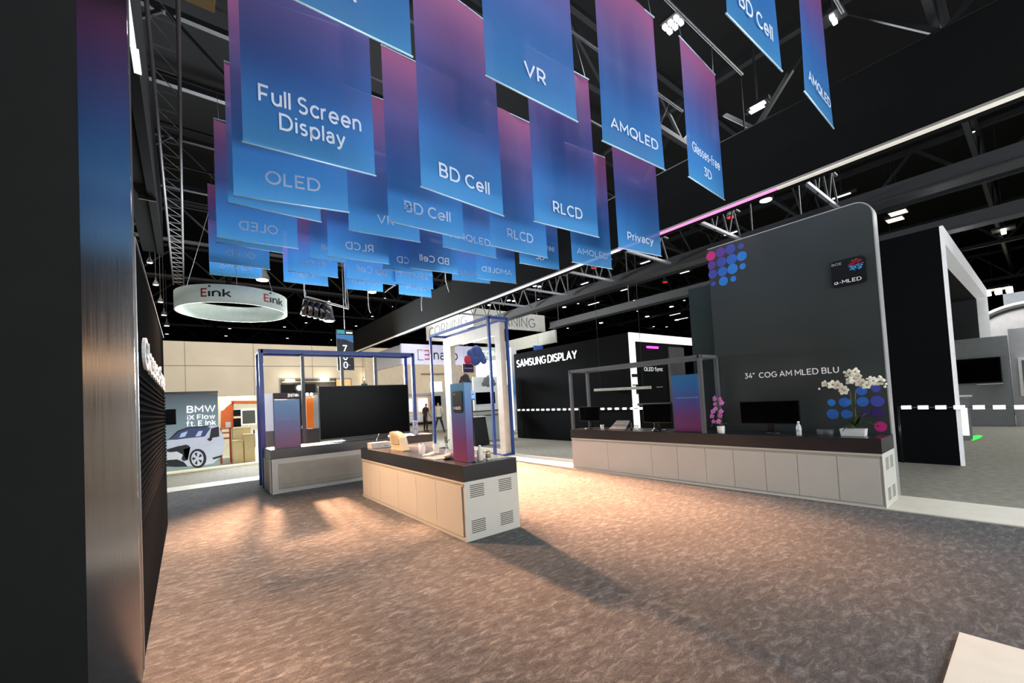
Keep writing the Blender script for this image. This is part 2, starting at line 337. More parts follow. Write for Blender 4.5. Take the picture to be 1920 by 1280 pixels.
# beige service wall at the back of the hall, with its upper windows
BW = mat('cream_hall_wall', 'D8CFBB', .7, noise=(.8, .06))
wb = structure(B('wall_back', BW, None, -30, 21, 26, 26.4, 0, 5.42))
for k in range(18):
    B('panel_joint', SEAM, wb, -29+2.9*k, -28.985+2.9*k, 25.985, 26.0, 0, 5.42)
for z in (1.9, 4.2):
    B('panel_joint', SEAM, wb, -30, 21, 25.985, 26.0, z, z+.02)
WINB = mat('dim_window_room', '4A4438', .4); WARMW = mat('lit_room_window', 'E8B878', .5, emit=.45)
for i, (a, b_, c, d, mm) in enumerate(((527, 711, 628, 737, WINB), (630, 711, 657, 740, WARMW), (683, 709, 752, 738, WINB), (754, 706, 787, 737, WARMW))):
    x0, x1, z0, z1 = YR(a, b_, c, d, 26)
    wf = structure(B('window_%d' % (i+1), ALU, None, x0-.06, x1+.06, 25.93, 25.98, z0-.06, z1+.06))
    B('pane', mm, wf, x0, x1, 25.91, 25.93, z0, z1)
    if i in (0, 2):
        B('soffit', mat('window_soffit', 'A8A08C', .7), wf, x0, x1, 25.85, 25.91, z1-.18, z1-.1)

# ------------------------------------------------------------------ roof steel above
PIPES = (1.53, 2.98, 4.12, 5.35, 6.68, 8.45, 9.92, 11.5, 13.3, 13.75)
def ORD(i, n, how=None):
    w_ = ['first', 'second', 'third', 'fourth', 'fifth', 'sixth', 'seventh', 'eighth', 'ninth', 'tenth', 'eleventh', 'twelfth', 'thirteenth'][i]
    if how: return w_+' '+how
    return 'nearest one' if i == 0 else ('farthest one' if i == n-1 else w_+' nearest')
def truss(name, label, a, b, h, nbay, r, group, m=TRUSSM):
    t = thing(name, label, 'truss', a, group); a, b = Vector(a), Vector(b)
    BAR('bottom_chord', m, t, [a, b], r, 4, False); BAR('top_chord', m, t, [a+Vector((0, 0, h)), b+Vector((0, 0, h))], r, 4, False)
    bm = bmesh.new()
    for k in range(nbay):
        p, q = a.lerp(b, k/nbay), a.lerp(b, (k+1)/nbay)
        mid = (p+q)/2+Vector((0, 0, h)); bar(bm, p, mid, r*.55, seg=4); bar(bm, mid, q, r*.55, seg=4)
    stuff(obj('brace', bm, m, t)); return t
for i, y in enumerate((1, 6.5, 12, 17.5, 23, 29, 36, 44, 54)):
    truss('roof_truss', 'long dark steel roof truss crossing high above the hall, %s' % ORD(i, 9), (-38, y, 9.4), (70, y, 9.4), 1.7, 30, .10, 'roof trusses across the hall')
for i, x in enumerate((-9, 2, 13, 24, 36, 50)):
    truss('roof_girder', 'deep dark steel girder running down the hall roof, %s' % ORD(i, 6, 'from the left'), (x, -18, 9.0), (x, 65, 9.0), 2.1, 22, .14, 'roof girders down the hall')
# rigging grid over the neighbouring stands, at header height
for X, lb in ((10.55, 'grey lifted rigging girder just behind the dark header beam'), (14.0, 'second grey rigging girder, farther from the header beam')):
    g = thing('rigging_girder', lb, 'girder', (X, -4, 5))
    B('web', mat('grey_girder', '2A2C2F', .55), g, X-.11, X+.11, -4, 14.5, 5.0, 5.28)
    B('flange', mat('grey_girder'), g, X-.2, X+.2, -4, 14.5, 4.97, 5.0)
    for y in (-2, 4, 10, 14): B('drop_rod', TRUSSM, g, X-.015, X+.015, y-.015, y+.015, 5.28, 9.0)
for i, y in enumerate((2.3, 4.15, 6.0, 7.88, 9.78, 11.7, 13.7)):
    t = thing('cross_bar', 'light grey cross bar between header beam and rigging girder, %s' % ORD(i, 7), 'bar', (8.36, y, 5), 'cross bars of the rigging grid')
    B('tube', mat('light_grey_tube', '7C7C88', .4), t, 8.355, 10.34, y-.03, y+.03, 5.06, 5.12)
    bm = bmesh.new()
    for k in range(3): bar(bm, (8.37+k*.64, y, 5.03), (8.69+k*.64, y, 5.75), .022, seg=4); bar(bm, (8.69+k*.64, y, 5.75), (9.01+k*.64, y, 5.03), .022, seg=4)
    stuff(obj('brace', bm, TRUSSM, t))
    BAR('upper_tube', TRUSSM, t, [(8.355, y, 5.76), (10.3, y, 5.76)], .03, 6)
for i, y in enumerate((3.2, 7.0, 10.8)):
    BAR_ = BAR('diagonal_brace', TRUSSM, None, [(8.5, y, 6.2), (13.9, y+.2, 9.0)], .09, 4, False)
    tag(BAR_, 'thick dark diagonal roof brace rising behind the header beam, %s' % ORD(i, 3), 'brace', 'diagonal roof braces')

# header beams of the stand
def header(name, label, X0, X1, y0, y1, lit, lmats):
    h = thing(name, label, 'header beam', (X0, y0, 4.97))
    B('fascia', mat('black_fascia_cloth', '101111', .9, spec=.1), h, X0, X1, y0, y1, 5.05, 6.25)
    B('channel', mat('light_channel', '9A968E', .5) if X0 > 2 else mat('black_fascia_cloth'), h, X0-.01 if X0 > 2 else X1-.09, X0+.09 if X0 > 2 else X1+.01, y0, y1, 5.015, 5.055)
    return h
hr = header('header_beam', 'long black overhead header beam with a light strip on the right of the stand', 8.0, 8.35, -3, 26, None, None)
STW = mat('strip_light_white', 'EEF2FF', .5, emit=1.0); STP = mat('strip_light_pink', 'F090D0', .5, emit=.9); STD = mat('strip_light_dim', 'D8D2C8', .5, emit=.5)
B('strip_light', STD, hr, 7.985, 8.075, -3, 2.6, 4.995, 5.017)
B('strip_light', STP, hr, 7.985, 8.06, 2.6, 5.9, 4.995, 5.017)['label'] = 'pink glowing strip light'
B('strip_light', STW, hr, 7.985, 8.075, 5.9, 11.2, 4.995, 5.017)['label'] = 'white glowing strip light'
B('strip_light', STD, hr, 7.985, 8.06, 11.2, 26, 4.995, 5.017)
hl = header('header_beam', 'black overhead header beam above the left wall of the stand', -.62, -.3, 3.8, 11, None, None)
B('strip_light', STW, hl, -.33, -.285, 3.9, 4.86, 4.995, 5.015)
B('strip_light', STW, hl, -.325, -.27, 4.88, 5.2, 4.985, 5.015)
B('end_clamp', CHROME, hl, -.5, -.29, 8.2, 8.23, 4.98, 5.05)
t = thing('ladder_truss', 'flat ladder truss hung above the left wall beside the banners', 'truss', (-.15, 3, 7.2))
TRL = mat('dull_truss_tube', '606264', .5, metal=.4)
for X in (-.3, .03): BAR('chord', TRL, t, [(X, 3.2, 7.2), (X, 22, 7.2)], .03)
bm = bmesh.new()
for k in range(34): bar(bm, (-.3, 3.4+k*.55, 7.2), (.03, 3.4+k*.55, 7.2), .014, seg=6)
stuff(obj('rung', bm, TRL, t))
bm = bmesh.new()
for k in range(34): bar(bm, (-.3, 3.4+k*.55, 7.2), (.03, 3.95+k*.55, 7.2), .008, seg=5)
stuff(obj('web_bar', bm, TRL, t))
o = B('parcel', mat('tan_cardboard', '8A7A4C', .8), None, .1, .42, 6.3, 6.62, 7.1, 7.45, .02)
tag(o, 'small tan box fixed up on the truss, left of the banners', 'box')
for i, y in enumerate(PIPES):
    tag(BAR('banner_pipe', ALU if i < 5 else TRUSSM, None, [(-.3, y, 7.23), (7.95, y, 7.23)], .024), 'thin pipe crossing the stand above a row of banners, %s' % ORD(i, len(PIPES)), 'pipe', 'pipes that carry the banners')

# ------------------------------------------------------------------ hanging banners
# left and right lower corners in metres (found by resection: every banner is 1.2 m wide), top height, words, reversed, label
BN = [
 ('VR', (0.38, 3.17, 4.62), (1.58, 3.15, 4.62), 6.75, 0, 'gradient banner cut by the top of the photo, nearest of the left column, reading VR'),
 ('VR', (2.27, 3.03, 4.68), (3.47, 3.0, 4.68), 6.8, 0, 'blue banner reading VR with a white lower rail, in the top centre'),
 ('AMQLED', (3.84, 2.96, 4.57), (5.04, 2.91, 4.57), 6.65, 0, 'large banner reading AMQLED right of the top centre VR banner'),
 ('BD Cell', (3.89, 1.55, 5.0), (5.09, 1.52, 5.0), 7.1, 0, 'blue banner reading BD Cell, second from the right at the top edge'),
 ('AMQLED', (5.9, 1.55, 5.14), (7.1, 1.57, 5.14), 7.1, 0, 'narrow looking banner reading AMQLED, rightmost of all banners'),
 ('Glasses-free|3D', (5.7, 2.93, 4.68), (6.9, 2.99, 4.68), 6.75, 0, 'banner reading Glasses-free 3D whose lettering is fully in view, at the right'),
 ('Privacy', (6.36, 4.69, 4.35), (7.54, 4.55, 4.35), 6.6, 0, 'banner reading Privacy in front of the header beam'),
 ('RLCD', (3.68, 4.02, 3.99), (4.88, 3.94, 3.99), 6.4, 0, 'large purple to blue banner reading RLCD below the top VR banner'),
 ('AMQLED', (6.52, 6.01, 4.5), (7.71, 5.9, 4.5), 7.1, 0, 'banner reading AMQLED hung just left of the Privacy banner'),
 ('BD Cell', (2.06, 4.03, 4.01), (3.26, 4.14, 4.01), 6.52, 0, 'largest banner reading BD Cell with soft folds, left of centre'),
 ('RLCD', (3.85, 5.25, 4.1), (5.05, 5.23, 4.1), 6.45, 0, 'smaller banner reading RLCD behind the large RLCD banner'),
 ('Glasses-free|3D', (6.11, 7.25, 4.78), (7.31, 7.18, 4.78), 6.9, 0, 'Glasses-free 3D banner mostly hidden behind the smaller RLCD banner'),
 ('Full Screen|Display', (0.46, 4.36, 4.13), (1.65, 4.28, 4.13), 6.5, 0, 'wide banner reading Full Screen Display at the upper left'),
 ('BD Cell', (2.24, 5.39, 4.18), (3.44, 5.39, 4.18), 6.68, 0, 'second BD Cell banner, partly behind the largest BD Cell banner'),
 ('VR', (2.12, 6.72, 4.51), (3.31, 6.62, 4.51), 6.9, 0, 'small VR banner with a bright rail in the middle of the banner field'),
 ('OLED', (0.47, 5.45, 4.1), (1.65, 5.22, 4.1), 6.5, 0, 'banner reading OLED below the Full Screen Display banner'),
 ('VR', (0.52, 6.78, 4.58), (1.72, 6.79, 4.58), 6.6, 0, 'banner with a bright rail just under the readable OLED banner'),
 ('OLED', (0.46, 8.24, 4.58), (1.65, 8.13, 4.58), 6.6, 1, 'larger banner whose OLED lettering shows reversed'),
 ('VR', (0.55, 10.04, 5.13), (1.75, 10.09, 5.13), 6.93, 1, 'banner showing only a low strip between the two reversed OLED banners'),
 ('OLED', (0.49, 11.46, 5.16), (1.69, 11.51, 5.16), 6.95, 1, 'smaller banner whose OLED lettering shows reversed, above the left ring sign'),
 ('ADS Pro', (0.57, 13.51, 5.43), (1.77, 13.38, 5.43), 6.9, 1, 'reversed ADS Pro banner, lowest at the far left of the banner field'),
 ('RLCD', (2.09, 11.48, 5.18), (3.29, 11.51, 5.18), 6.95, 1, 'small reversed RLCD banner above the reversed f-OLED banner'),
 ('f-OLED', (2.3, 13.34, 5.42), (3.5, 13.28, 5.42), 6.9, 1, 'reversed f-OLED banner right of the ring sign'),
 ('BD Cell', (2.277, 9.97, 5.08), (3.477, 9.97, 5.08), 6.9, 1, 'banner with only its last reversed letters in view, left of the larger reversed RLCD banner'),
 ('RLCD', (2.26, 8.49, 4.66), (3.45, 8.38, 4.66), 6.7, 1, 'larger reversed RLCD banner below the small VR banner'),
 ('BD Cell', (2.96, 9.69, 4.64), (4.16, 9.75, 4.64), 6.9, 1, 'smaller reversed BD Cell banner above the warm lamp'),
 ('α-MLED', (4.09, 13.6, 5.5), (5.28, 13.44, 5.5), 6.9, 1, 'reversed a-MLED banner with a warm lamp shining at its lower edge'),
 ('RLCD', (3.56, 9.0, 4.75), (4.75, 8.94, 4.75), 6.8, 1, 'banner with half hidden reversed letters left of the larger reversed BD Cell banner'),
 ('BD Cell', (4.08, 8.71, 4.77), (5.27, 8.61, 4.77), 6.75, 1, 'larger reversed BD Cell banner in the lower middle of the field'),
 ('AMQLED', (4.1, 9.9, 4.73), (5.3, 9.95, 4.73), 6.9, 1, 'smaller reversed AMQLED banner above the reversed ADS Pro banner at the centre'),
 ('ADS Pro', (5.7, 13.12, 5.4), (6.9, 13.11, 5.4), 6.9, 1, 'reversed ADS Pro banner, lowest in the middle of the banner field'),
 ('Privacy', (5.98, 10.08, 5.12), (7.17, 9.92, 5.12), 6.9, 1, 'reversed Privacy banner beside the larger reversed AMQLED banner'),
 ('AMQLED', (5.86, 8.66, 4.76), (7.05, 8.56, 4.76), 6.8, 1, 'larger reversed AMQLED banner at the right end of the far rows'),
 ('AMQLED', (3.71, 6.52, 4.47), (4.91, 6.54, 4.47), 6.9, 0, 'readable AMQLED banner whose first letters are hidden by the second BD Cell banner'),
]
for k_, (wd_, x_, y_, z_) in enumerate((('OLED', -1.4, .2, 4.5), ('RLCD', -1.5, -1.3, 4.4), ('VR', -1.6, -2.7, 4.6))):
    BN.append((wd_, (x_, y_, z_), (x_+1.2, y_, z_), 6.8, 0, '%s banner behind the camera, seen only mirrored in the steel pillar' % wd_))
TW = {'VR': (.19, .16), 'AMQLED': (.92, .155), 'BD Cell': (.74, .165), 'RLCD': (.55, .16), 'OLED': (.58, .16), 'Privacy': (.72, .19),
      'ADS Pro': (.74, .16), 'f-OLED': (.74, .165), 'α-MLED': (.78, .16)}
TW['VR'] = (.29, .165)
BLET = mat('printed_white_letters', 'EEF4FA', .6)
_nt = BLET.node_tree; _mx = _nt.nodes.new('ShaderNodeMixShader'); _tl = _nt.nodes.new('ShaderNodeBsdfTranslucent'); _tl.inputs[0].default_value = (.9, .93, .97, 1); _mx.inputs[0].default_value = .5
_nt.links.new(_nt.nodes['Principled BSDF'].outputs[0], _mx.inputs[1]); _nt.links.new(_tl.outputs[0], _mx.inputs[2]); _nt.links.new(_mx.outputs[0], _nt.nodes['Material Output'].inputs[0])
RAIL = mat('banner_rail', 'BFE0F4', .35, metal=.2)
for i, (wd, Lc, Rc, top, rev, lab) in enumerate(BN):
    Lc, Rc = Vector(Lc), Vector(Rc); U = (Rc-Lc).normalized(); N = U.cross(Vector((0, 0, 1))); wdt = (Rc-Lc).length; H = top-Lc.z
    base = (Lc+Rc)/2
    t = thing('hanging_banner', lab, 'banner', base); PY_ = min(PIPES, key=lambda q: abs(q-base.y)); PT_ = 7.206
    if base.y < 1: PY_, PT_ = base.y, 12.99
    nx, nz = 14, 18; ph = random.random()*6; amp = random.choice((.008, .014, .022))
    def wob(u, v): return N*(amp*math.sin(u*9+ph+v*1.3)*(.25+.75*v) + amp*.6*math.sin(u*23+ph*2)*v*(1-v)*3)
    bm = bmesh.new(); g = {}
    for s in (0, 1):
        for a in range(nx+1):
            for b_ in range(nz+1):
                u, v = a/nx, b_/nz
                g[s, a, b_] = bm.verts.new(Lc + U*(u*wdt) + Vector((0, 0, v*H)) + wob(u, v) + N*(.0012*s))
    for s in (0, 1):
        for a in range(nx):
            for b_ in range(nz): bm.faces.new((g[s, a, b_], g[s, a+1, b_], g[s, a+1, b_+1], g[s, a, b_+1]))
    # front sheet only: fabric is one printed layer
    bmesh.ops.delete(bm, geom=[v for k, v in g.items() if k[0] == 1], context='VERTS')
    me = bpy.data.meshes.new('fabric'); bm.to_mesh(me); bm.free()
    for p in me.polygons: p.use_smooth = True
    link('fabric', me, BANNER, t)
    BAR('bottom_rail', RAIL, t, [Lc-U*.01, Rc+U*.01], .009, 6)
    BAR('top_rail', RAIL, t, [Lc+Vector((0, 0, H)), Rc+Vector((0, 0, H))], .009, 6)
    bm = bmesh.new()
    for s in (.06, .94):
        p = Lc+U*(wdt*s)+Vector((0, 0, H)); bar(bm, p, (p.x, PY_, PT_), .004, seg=5)
        obj('hanging_wire', bm, ALU, t); bm = bmesh.new()
    off = -N*(-.004) if N.y > 0 else N*.004
    face = N if N.dot(CP-base) > 0 else -N
    def place(word, wt, ht, zb):
        org = Lc + U*((wdt-wt)/2) + Vector((0, 0, zb)) + face*.018
        text(word, BLET, t, org, U, (0, 0, 1), wt, ht, bold=.015, depth=.002, flip=bool(rev))
    if '|' in wd:
        a, b_ = wd.split('|')
        if a.startswith('Full'): place(a, .93, .175, .42); place(b_, .60, .2, .17)
        else: place(a, .93, .16, .42); place(b_, .26, .14, .16)
    else:
        wt, ht = TW[wd]; place(wd, wt, ht, .19 if wd != 'Privacy' else .15)
# loose white cords hanging below the far rows
for i, (x, y, y2, dx) in enumerate(((571, 533, 552, 2), (648, 560, 574, 2), (968, 496, 507, -3), (836, 528, 560, 12), (791, 556, 583, 0), (691, 573, 587, 4), (740, 535, 548, -18))):
    p = at(x, y, 1, 13.75); q = at(x+dx, y2, 1, 13.75)
    tag(BAR('loose_cable', mat('white_cord', 'C8C8C4', .6), None, [Vector((p.x, 13.75, 7.23)), p, (p+q)/2+Vector((-.02, 0, 0)), q], .018, 5),
        'short white loose cord dangling below the farthest banners, %s' % ORD((0, 1, 6, 5, 4, 2, 3)[i], 9, 'from the left'), 'cord', 'loose cords below the banners')

# ------------------------------------------------------------------ ceiling lamps
LB = mat('bright_lamp_lens', 'FFF4DC', .5, emit=14); LWARM = mat('warm_lamp_lens', 'FFC890', .5, emit=40); LS = mat('white_lamp_lens', 'FFFFFF', .5, emit=3.2); LR = mat('red_lamp_lens', 'E03028', .5, emit=.9)
lamp_bm = bmesh.new(); lathe(lamp_bm, (0, 0, 0), [(.16, 0), (.2, .04), (.12, .22), (.06, .34), (.05, .5)], 12); LH = me_of(lamp_bm, 'lamp_housing'); LH.materials.append(TRUSSM)
ld = bmesh.new(); lathe(ld, (0, 0, -.015), [(.15, 0), (.155, .02)], 12)
LD = {}
me0 = me_of(ld, 'lens')
for k, m in (('b', LB), ('w', LS), ('y', LWARM), ('r', LR)):
    c = me0.copy(); c.materials.append(m); LD[k] = c
def lamp(p, k, sc, label, group=None):
    t = thing('ceiling_lamp', label, 'lamp', p, group)
    for nm, me in (('housing', LH), ('lens', LD[k])):
        o = bpy.data.objects.new(nm, me); COL.objects.link(o); o.parent = t
    t.scale = (sc, sc, sc)
    top = 9.0 if p[2] < 8.9 else 12.99
    bm = bmesh.new(); bar(bm, (0, 0, .45), (0, 0, (top-p[2])/sc), .012/sc**.5, seg=5); o = bpy.data.objects.new('drop_rod', me_of(bm, 'rod')); o.data.materials.append(TRUSSM); COL.objects.link(o); o.parent = t
    return t
lamp((2.66, 20.1, 7.3), 'y', 1.5, 'glaring warm lamp just above the round ring sign', None)
lamp((7.3, 20.0, 7.3), 'y', 1.3, 'glaring warm lamp below the reversed a-MLED banner', None)
for (x, y) in ((1002.5, 536), (1011, 537), (963.5, 564), (1058, 575.6), (1093, 590.7), (1127, 605), (1191, 563), (1259, 574.7), (1213.6, 593), (1269, 599.5), (917.5, 571.6), (954, 563)):
    p = at(x, y, 2, 9.0); sc = (p-CP).length/42
    lamp(p, 'b', sc*1.2, 'round glowing high lamp in the dark roof over the far right aisle', 'bright high lamps over the far aisle')
lamp(at(1436, 375, 2, 9.0), 'b', 1.4, 'single bright round lamp just under the header beam above the tall charcoal wall')
for (x, y) in ((430.6, 615.7), (423.7, 629.5), (574, 605), (533.4, 612.8), (555.2, 620.9), (538.9, 633.8), (312.9, 626), (616.8, 564.7), (600, 550), (721.6, 559), (734.7, 574.6), (698, 593), (647.5, 577), (667.6, 611), (620, 637), (690, 628)):
    p = at(x, y, 2, 9.6)
    lamp(p, 'w', (p-CP).length/62, 'tiny white ceiling lamp over the back left of the hall', 'tiny lamps over the back left')
for (x, y) in ((1084, 569), (1071.6, 595.5), (1195.5, 583), (1169, 605), (1241.6, 589), (1283, 563), (1064.5, 615), (1057, 629.6), (1109.6, 617.8), (1225.6, 612), (1250, 612.5), (1216, 615.5), (1284.6, 510), (1009.6, 560.6), (1824, 247.6), (1851, 339), (1421, 200)):
    p = at(x, y, 2, 9.6)
    lamp(p, 'w', (p-CP).length/62, 'tiny white ceiling lamp over the right half of the hall', 'tiny lamps over the right half')
for i, (x, y) in enumerate(((260, 432.5), (276.6, 492.5), (288, 534), (297, 566), (303.5, 590.6), (308.7, 610.6))):
    p = at(x+4, y, 2, 6.2)
    lamp(p, 'w', .3*(p-CP).length/12, 'small white lamp over the left wall edge, %s' % ORD(i, 6, 'from the top'), 'row of lamps over the left wall')
def tube_lamp(x, y, z, L, label, group=None, m=LS, ax=0):
    p = at(x, y, 2, z); t = thing('tube_lamp', label, 'lamp', p, group)
    d = (L/2, .06) if ax == 0 else (.06, L/2)
    B('housing', TRUSSM, t, p.x-d[0], p.x+d[0], p.y-d[1], p.y+d[1], p.z, p.z+.08); B('drop_rod', TRUSSM, t, p.x-.01, p.x+.01, p.y-.01, p.y+.01, p.z+.08, 12.99)
    B('tube', m, t, p.x-d[0]*.95, p.x+d[0]*.95, p.y-d[1]*.6, p.y+d[1]*.6, p.z-.02, p.z)
TBL = ('just under the banner reading Privacy', 'nearest the white tip of the header strip light', 'left of the second rigging girder', 'just left of the charcoal wall top corner', 'above the rounded corner of the charcoal wall', 'just above the coloured dots of the charcoal wall', 'at the top left of the plain black wall')
for i, (x, y) in enumerate(((1209.7, 491.5), (1096, 531), (1170.7, 543), (1283.7, 510), (1577.6, 367), (1370, 437), (1669, 440))):
    tube_lamp(x, y, 9.0, .95, 'short white tube lamp, ' + TBL[i], 'short tube lamps', LS, 1)
for i, (x, y) in enumerate(((1113, 569), (1265.5, 589), (1280, 597))): tube_lamp(x, y, 9.0, 1.8, 'slanting white tube lamp in the far roof, %s' % ORD(i, 4, 'from the left'), 'slanting tube lamps', LS, 1)
for i, (x, y) in enumerate(((1684, 398.7), (1678, 411.6))):
    p = at(x, y, 2, 9.0); t = thing('square_lamp', '%s square cream lamp of the pair right of the tall charcoal wall top' % ('upper', 'lower')[i], 'lamp', p, 'pair of square lamps')
    B('drop_rod', TRUSSM, t, p.x-.01, p.x+.01, p.y-.01, p.y+.01, p.z+.15, 12.99); B('housing', TRUSSM, t, p.x-.32, p.x+.32, p.y-.32, p.y+.32, p.z, p.z+.15); B('lens', mat('cream_lens', 'F8E8CC', .5, emit=2.0), t, p.x-.28, p.x+.28, p.y-.28, p.y+.28, p.z-.02, p.z)
for i, (x, y) in enumerate(((1421, 197), (1419, 204))):
    tube_lamp(x, y, 7.5, .45, 'short bright %s tube of the pair between the two rightmost banners' % ('upper', 'lower')[i], 'double tube lamp', LS, 1)
for (x, y, l) in ((1114, 502, 'small red lamp hung behind the AMQLED banner left of Privacy'), (1370.6, 407, 'small red lamp near the top of the tall charcoal wall'), (1247, 529, 'dim red lamp in the roof above the white frame')):
    lamp(at(x, y, 2, 8.0), 'r', .9, l)
# multi head flood lights at upper right
def flood(x, y, z, n, label, s=1.0, k=LB):
    p = at(x, y, 2, z); t = thing('flood_light', label, 'lamp', p)
    B('drop_rod', TRUSSM, t, p.x-.012, p.x+.012, p.y-.012, p.y+.012, p.z+.2*s, 12.99)
    B('bracket', TRUSSM, t, p.x-.3*s, p.x+.3*s, p.y-.3*s, p.y+.3*s, p.z+.12*s, p.z+.2*s)
    for i in range(n):
        dx, dy = (i % 2-.5)*.26*s, (i//2-(n//2-1)/2)*.2*s
        B('head', k, t, p.x+dx-.09*s, p.x+dx+.09*s, p.y+dy-.06*s, p.y+dy+.06*s, p.z, p.z+.12*s, .01)
flood(1262, 50, 7.6, 6, 'bright six head flood light between two banners at the top right', .5, LS)
flood(1862, 552, 7.0, 8, 'white glaring multi head flood light right of the open white frame', 2.4)
flood(1882, 437, 8.0, 2, 'small bright spot light at the far right edge of the roof', 1.2)
flood(1563, 40, 7.4, 2, 'small flood light at the top right beside the rightmost banner', .5, LS)
# lighting rig cluster right of the ring sign
p = at(604, 585, 1, 15)
t = thing('lighting_rig', 'black hanging rig crowded with moving head lamps, right of the ring sign', 'lighting rig', p)
q = at(572, 556, 1, 15); q2 = at(654, 578, 1, 15)
BAR('suspension_bar', ALU, t, [q, q2], .035)
for k in range(4):
    a = at(575+k*11, 562+k*2.5, 1, 15); b_ = at(569+k*11, 590+k*2.5, 1, 15.2)
    BAR('lamp_tube', BLACK, t, [a, b_], .11, 10)
    lathe_c = b_+Vector((0, 0, -.03)); LA('lamp_lens', LS, t, lathe_c, [(.05, 0), (.055, .02)], 10)
    BAR('yoke', ALU, t, [at(578+k*11, 574+k*2.5, 1, 14.85), at(586+k*11, 580+k*2.5, 1, 14.85)], .03)
a, b_ = at(621, 574, 1, 15), at(617, 601, 1, 15)
LA('spot_head', mat('dark_grey_can', '3A3D40', .4), t, b_, [(.2, 0), (.17, .1), (.14, .35), (.1, (a-b_).z)], 12)
LA('lens_or_reflection', LS, t, b_+Vector((0, 0, -.03)), [(.15, 0), (.15, .02)], 12)
BAR('suspension_cable', ALU, t, [q, q+Vector((-.1, 0, 1.6)), (q.x, 15, 12.99)], .02)
BAR('suspension_cable', ALU, t, [q2, q2+Vector((-.05, 0, .9))], .015)
# aisle number sign hanging in the middle
x0, x1, z0, z1 = YR(632, 618, 663, 694, 16.5)
t = thing('aisle_sign', 'hanging dark vertical aisle sign with a 7 and a teal corner', 'sign', ((x0+x1)/2, 16.5, z0))
B('panel', mat('dark_slate_print', '20272E', .5), t, x0, x1, 16.5, 16.53, z0, z1)
B('teal_patch', mat('teal_print', '3AA0A8', .5, emit=.15), t, x0+.02, x0+.3, 16.49, 16.5, z1-.17, z1-.02)
B('title_strip', GLOW, t, x0+.36, x1-.03, 16.49, 16.5, z1-.14, z1-.09)
poly('blue_swoosh', mat('blue_print', '3A78B0', .5, emit=.2), t, [(x0, 16.495, z1-.2), (x1, 16.495, z1-.2), (x1, 16.495, z1-.5), ((x0+x1)/2, 16.495, z1-.38), (x0, 16.495, z1-.36)], (0, -1, 0), .004)
xm = (x0+x1)/2
text('7', GLOW, t, (xm-.1, 16.49, z1-.86), (1, 0, 0), (0, 0, 1), .17, .26, .02)
text('0', GLOW, t, (xm-.1, 16.49, z1-1.18), (1, 0, 0), (0, 0, 1), .17, .26, .02)
text('0', GLOW, t, (xm-.1, 16.49, z1-1.5), (1, 0, 0), (0, 0, 1), .17, .26, .02)
B('foot_strip', mat('dim_print', '9098A0', .5), t, xm-.12, xm+.16, 16.49, 16.5, z0+.18, z0+.22)
BAR('cable', ALU, t, [(xm, 16.5, z1), (xm, 16.5, 12.99)], .012, 5)
# ring sign
RC, RR, RZ0, RZ1 = Vector((1.13, 14.0, 0)), 1.33, 4.53, 4.99
t = thing('ring_sign', 'large white round hanging ring sign with red and black lettering', 'sign', (1.13, 14, RZ0))
bm = bmesh.new(); n = 72; rings = []
for r, z in ((RR, RZ0), (RR, RZ1), (RR-.05, RZ1), (RR-.05, RZ0)):
    rings.append([bm.verts.new((RC.x+r*math.cos(2*math.pi*i/n), RC.y+r*math.sin(2*math.pi*i/n), z)) for i in range(n)])
for k in range(4):
    a, b_ = rings[k], rings[(k+1) % 4]
    for i in range(n): j = (i+1) % n; bm.faces.new((a[i], a[j], b_[j], b_[i]))
obj('fabric_band', bm, mat('lit_white_fabric', 'CCDCD2', .7, emit=.16), t, True)
def wrap(p):
    th = math.radians(-90) + p.x/RR; rr = RR + .012 - p.y
    return Vector((RC.x+rr*math.cos(th), RC.y+rr*math.sin(th), p.z))
RED = mat('red_letter', 'C8384A', .5); INK = mat('ink_letter', '252A2E', .5)
def eink(s0, w_):
    text('E', RED, t, (s0, 0, RZ0+.13), (1, 0, 0), (0, 0, 1), .14*w_, .22, .03, .004, name='red_letter', fn=wrap)
    text('ınk', INK, t, (s0+.17*w_, 0, RZ0+.13), (1, 0, 0), (0, 0, 1), .5*w_, .2, .02, .004, name='dark_lettering', fn=wrap)
    bm = bmesh.new(); c = wrap(Vector((s0+.2*w_, 0, RZ0+.4))); lathe(bm, c-Vector((0, .0, .02)), [(.02, 0), (.026, .02), (.02, .04)], 8); obj('letter_dot', bm, INK, t)
eink(-.82, 1.0); eink(.6, 1.0)
for k in range(3):
    a = 2*math.pi*k/3+.5; BAR('cable', ALU, t, [(RC.x+RR*math.cos(a), RC.y+RR*math.sin(a), RZ1), (RC.x, RC.y, 9.4)], .008, 5)

# ------------------------------------------------------------------ left side: pillar and wall
t = thing('steel_pillar', 'brushed steel end pillar beside the black board at the far left', 'pillar', (-.36, 3.6, 0))
STEEL = bpy.data.materials.new('brushed_steel'); STEEL.use_nodes = True
nt = STEEL.node_tree; b = nt.nodes['Principled BSDF']; b.inputs['Metallic'].default_value = 1; b.inputs['Base Color'].default_value = (.5, .49, .5, 1); b.inputs['Roughness'].default_value = .3
tc = nt.nodes.new('ShaderNodeTexCoord'); mp = nt.nodes.new('ShaderNodeMapping'); mp.inputs['Scale'].default_value = (260, 260, 1.2); nz = nt.nodes.new('ShaderNodeTexNoise'); nz.inputs['Scale'].default_value = 1
nt.links.new(tc.outputs['Object'], mp.inputs[0]); nt.links.new(mp.outputs[0], nz.inputs['Vector'])
mr = nt.nodes.new('ShaderNodeMapRange'); mr.inputs['To Min'].default_value = .10; mr.inputs['To Max'].default_value = .22; nt.links.new(nz.outputs['Fac'], mr.inputs['Value']); nt.links.new(mr.outputs[0], b.inputs['Roughness'])
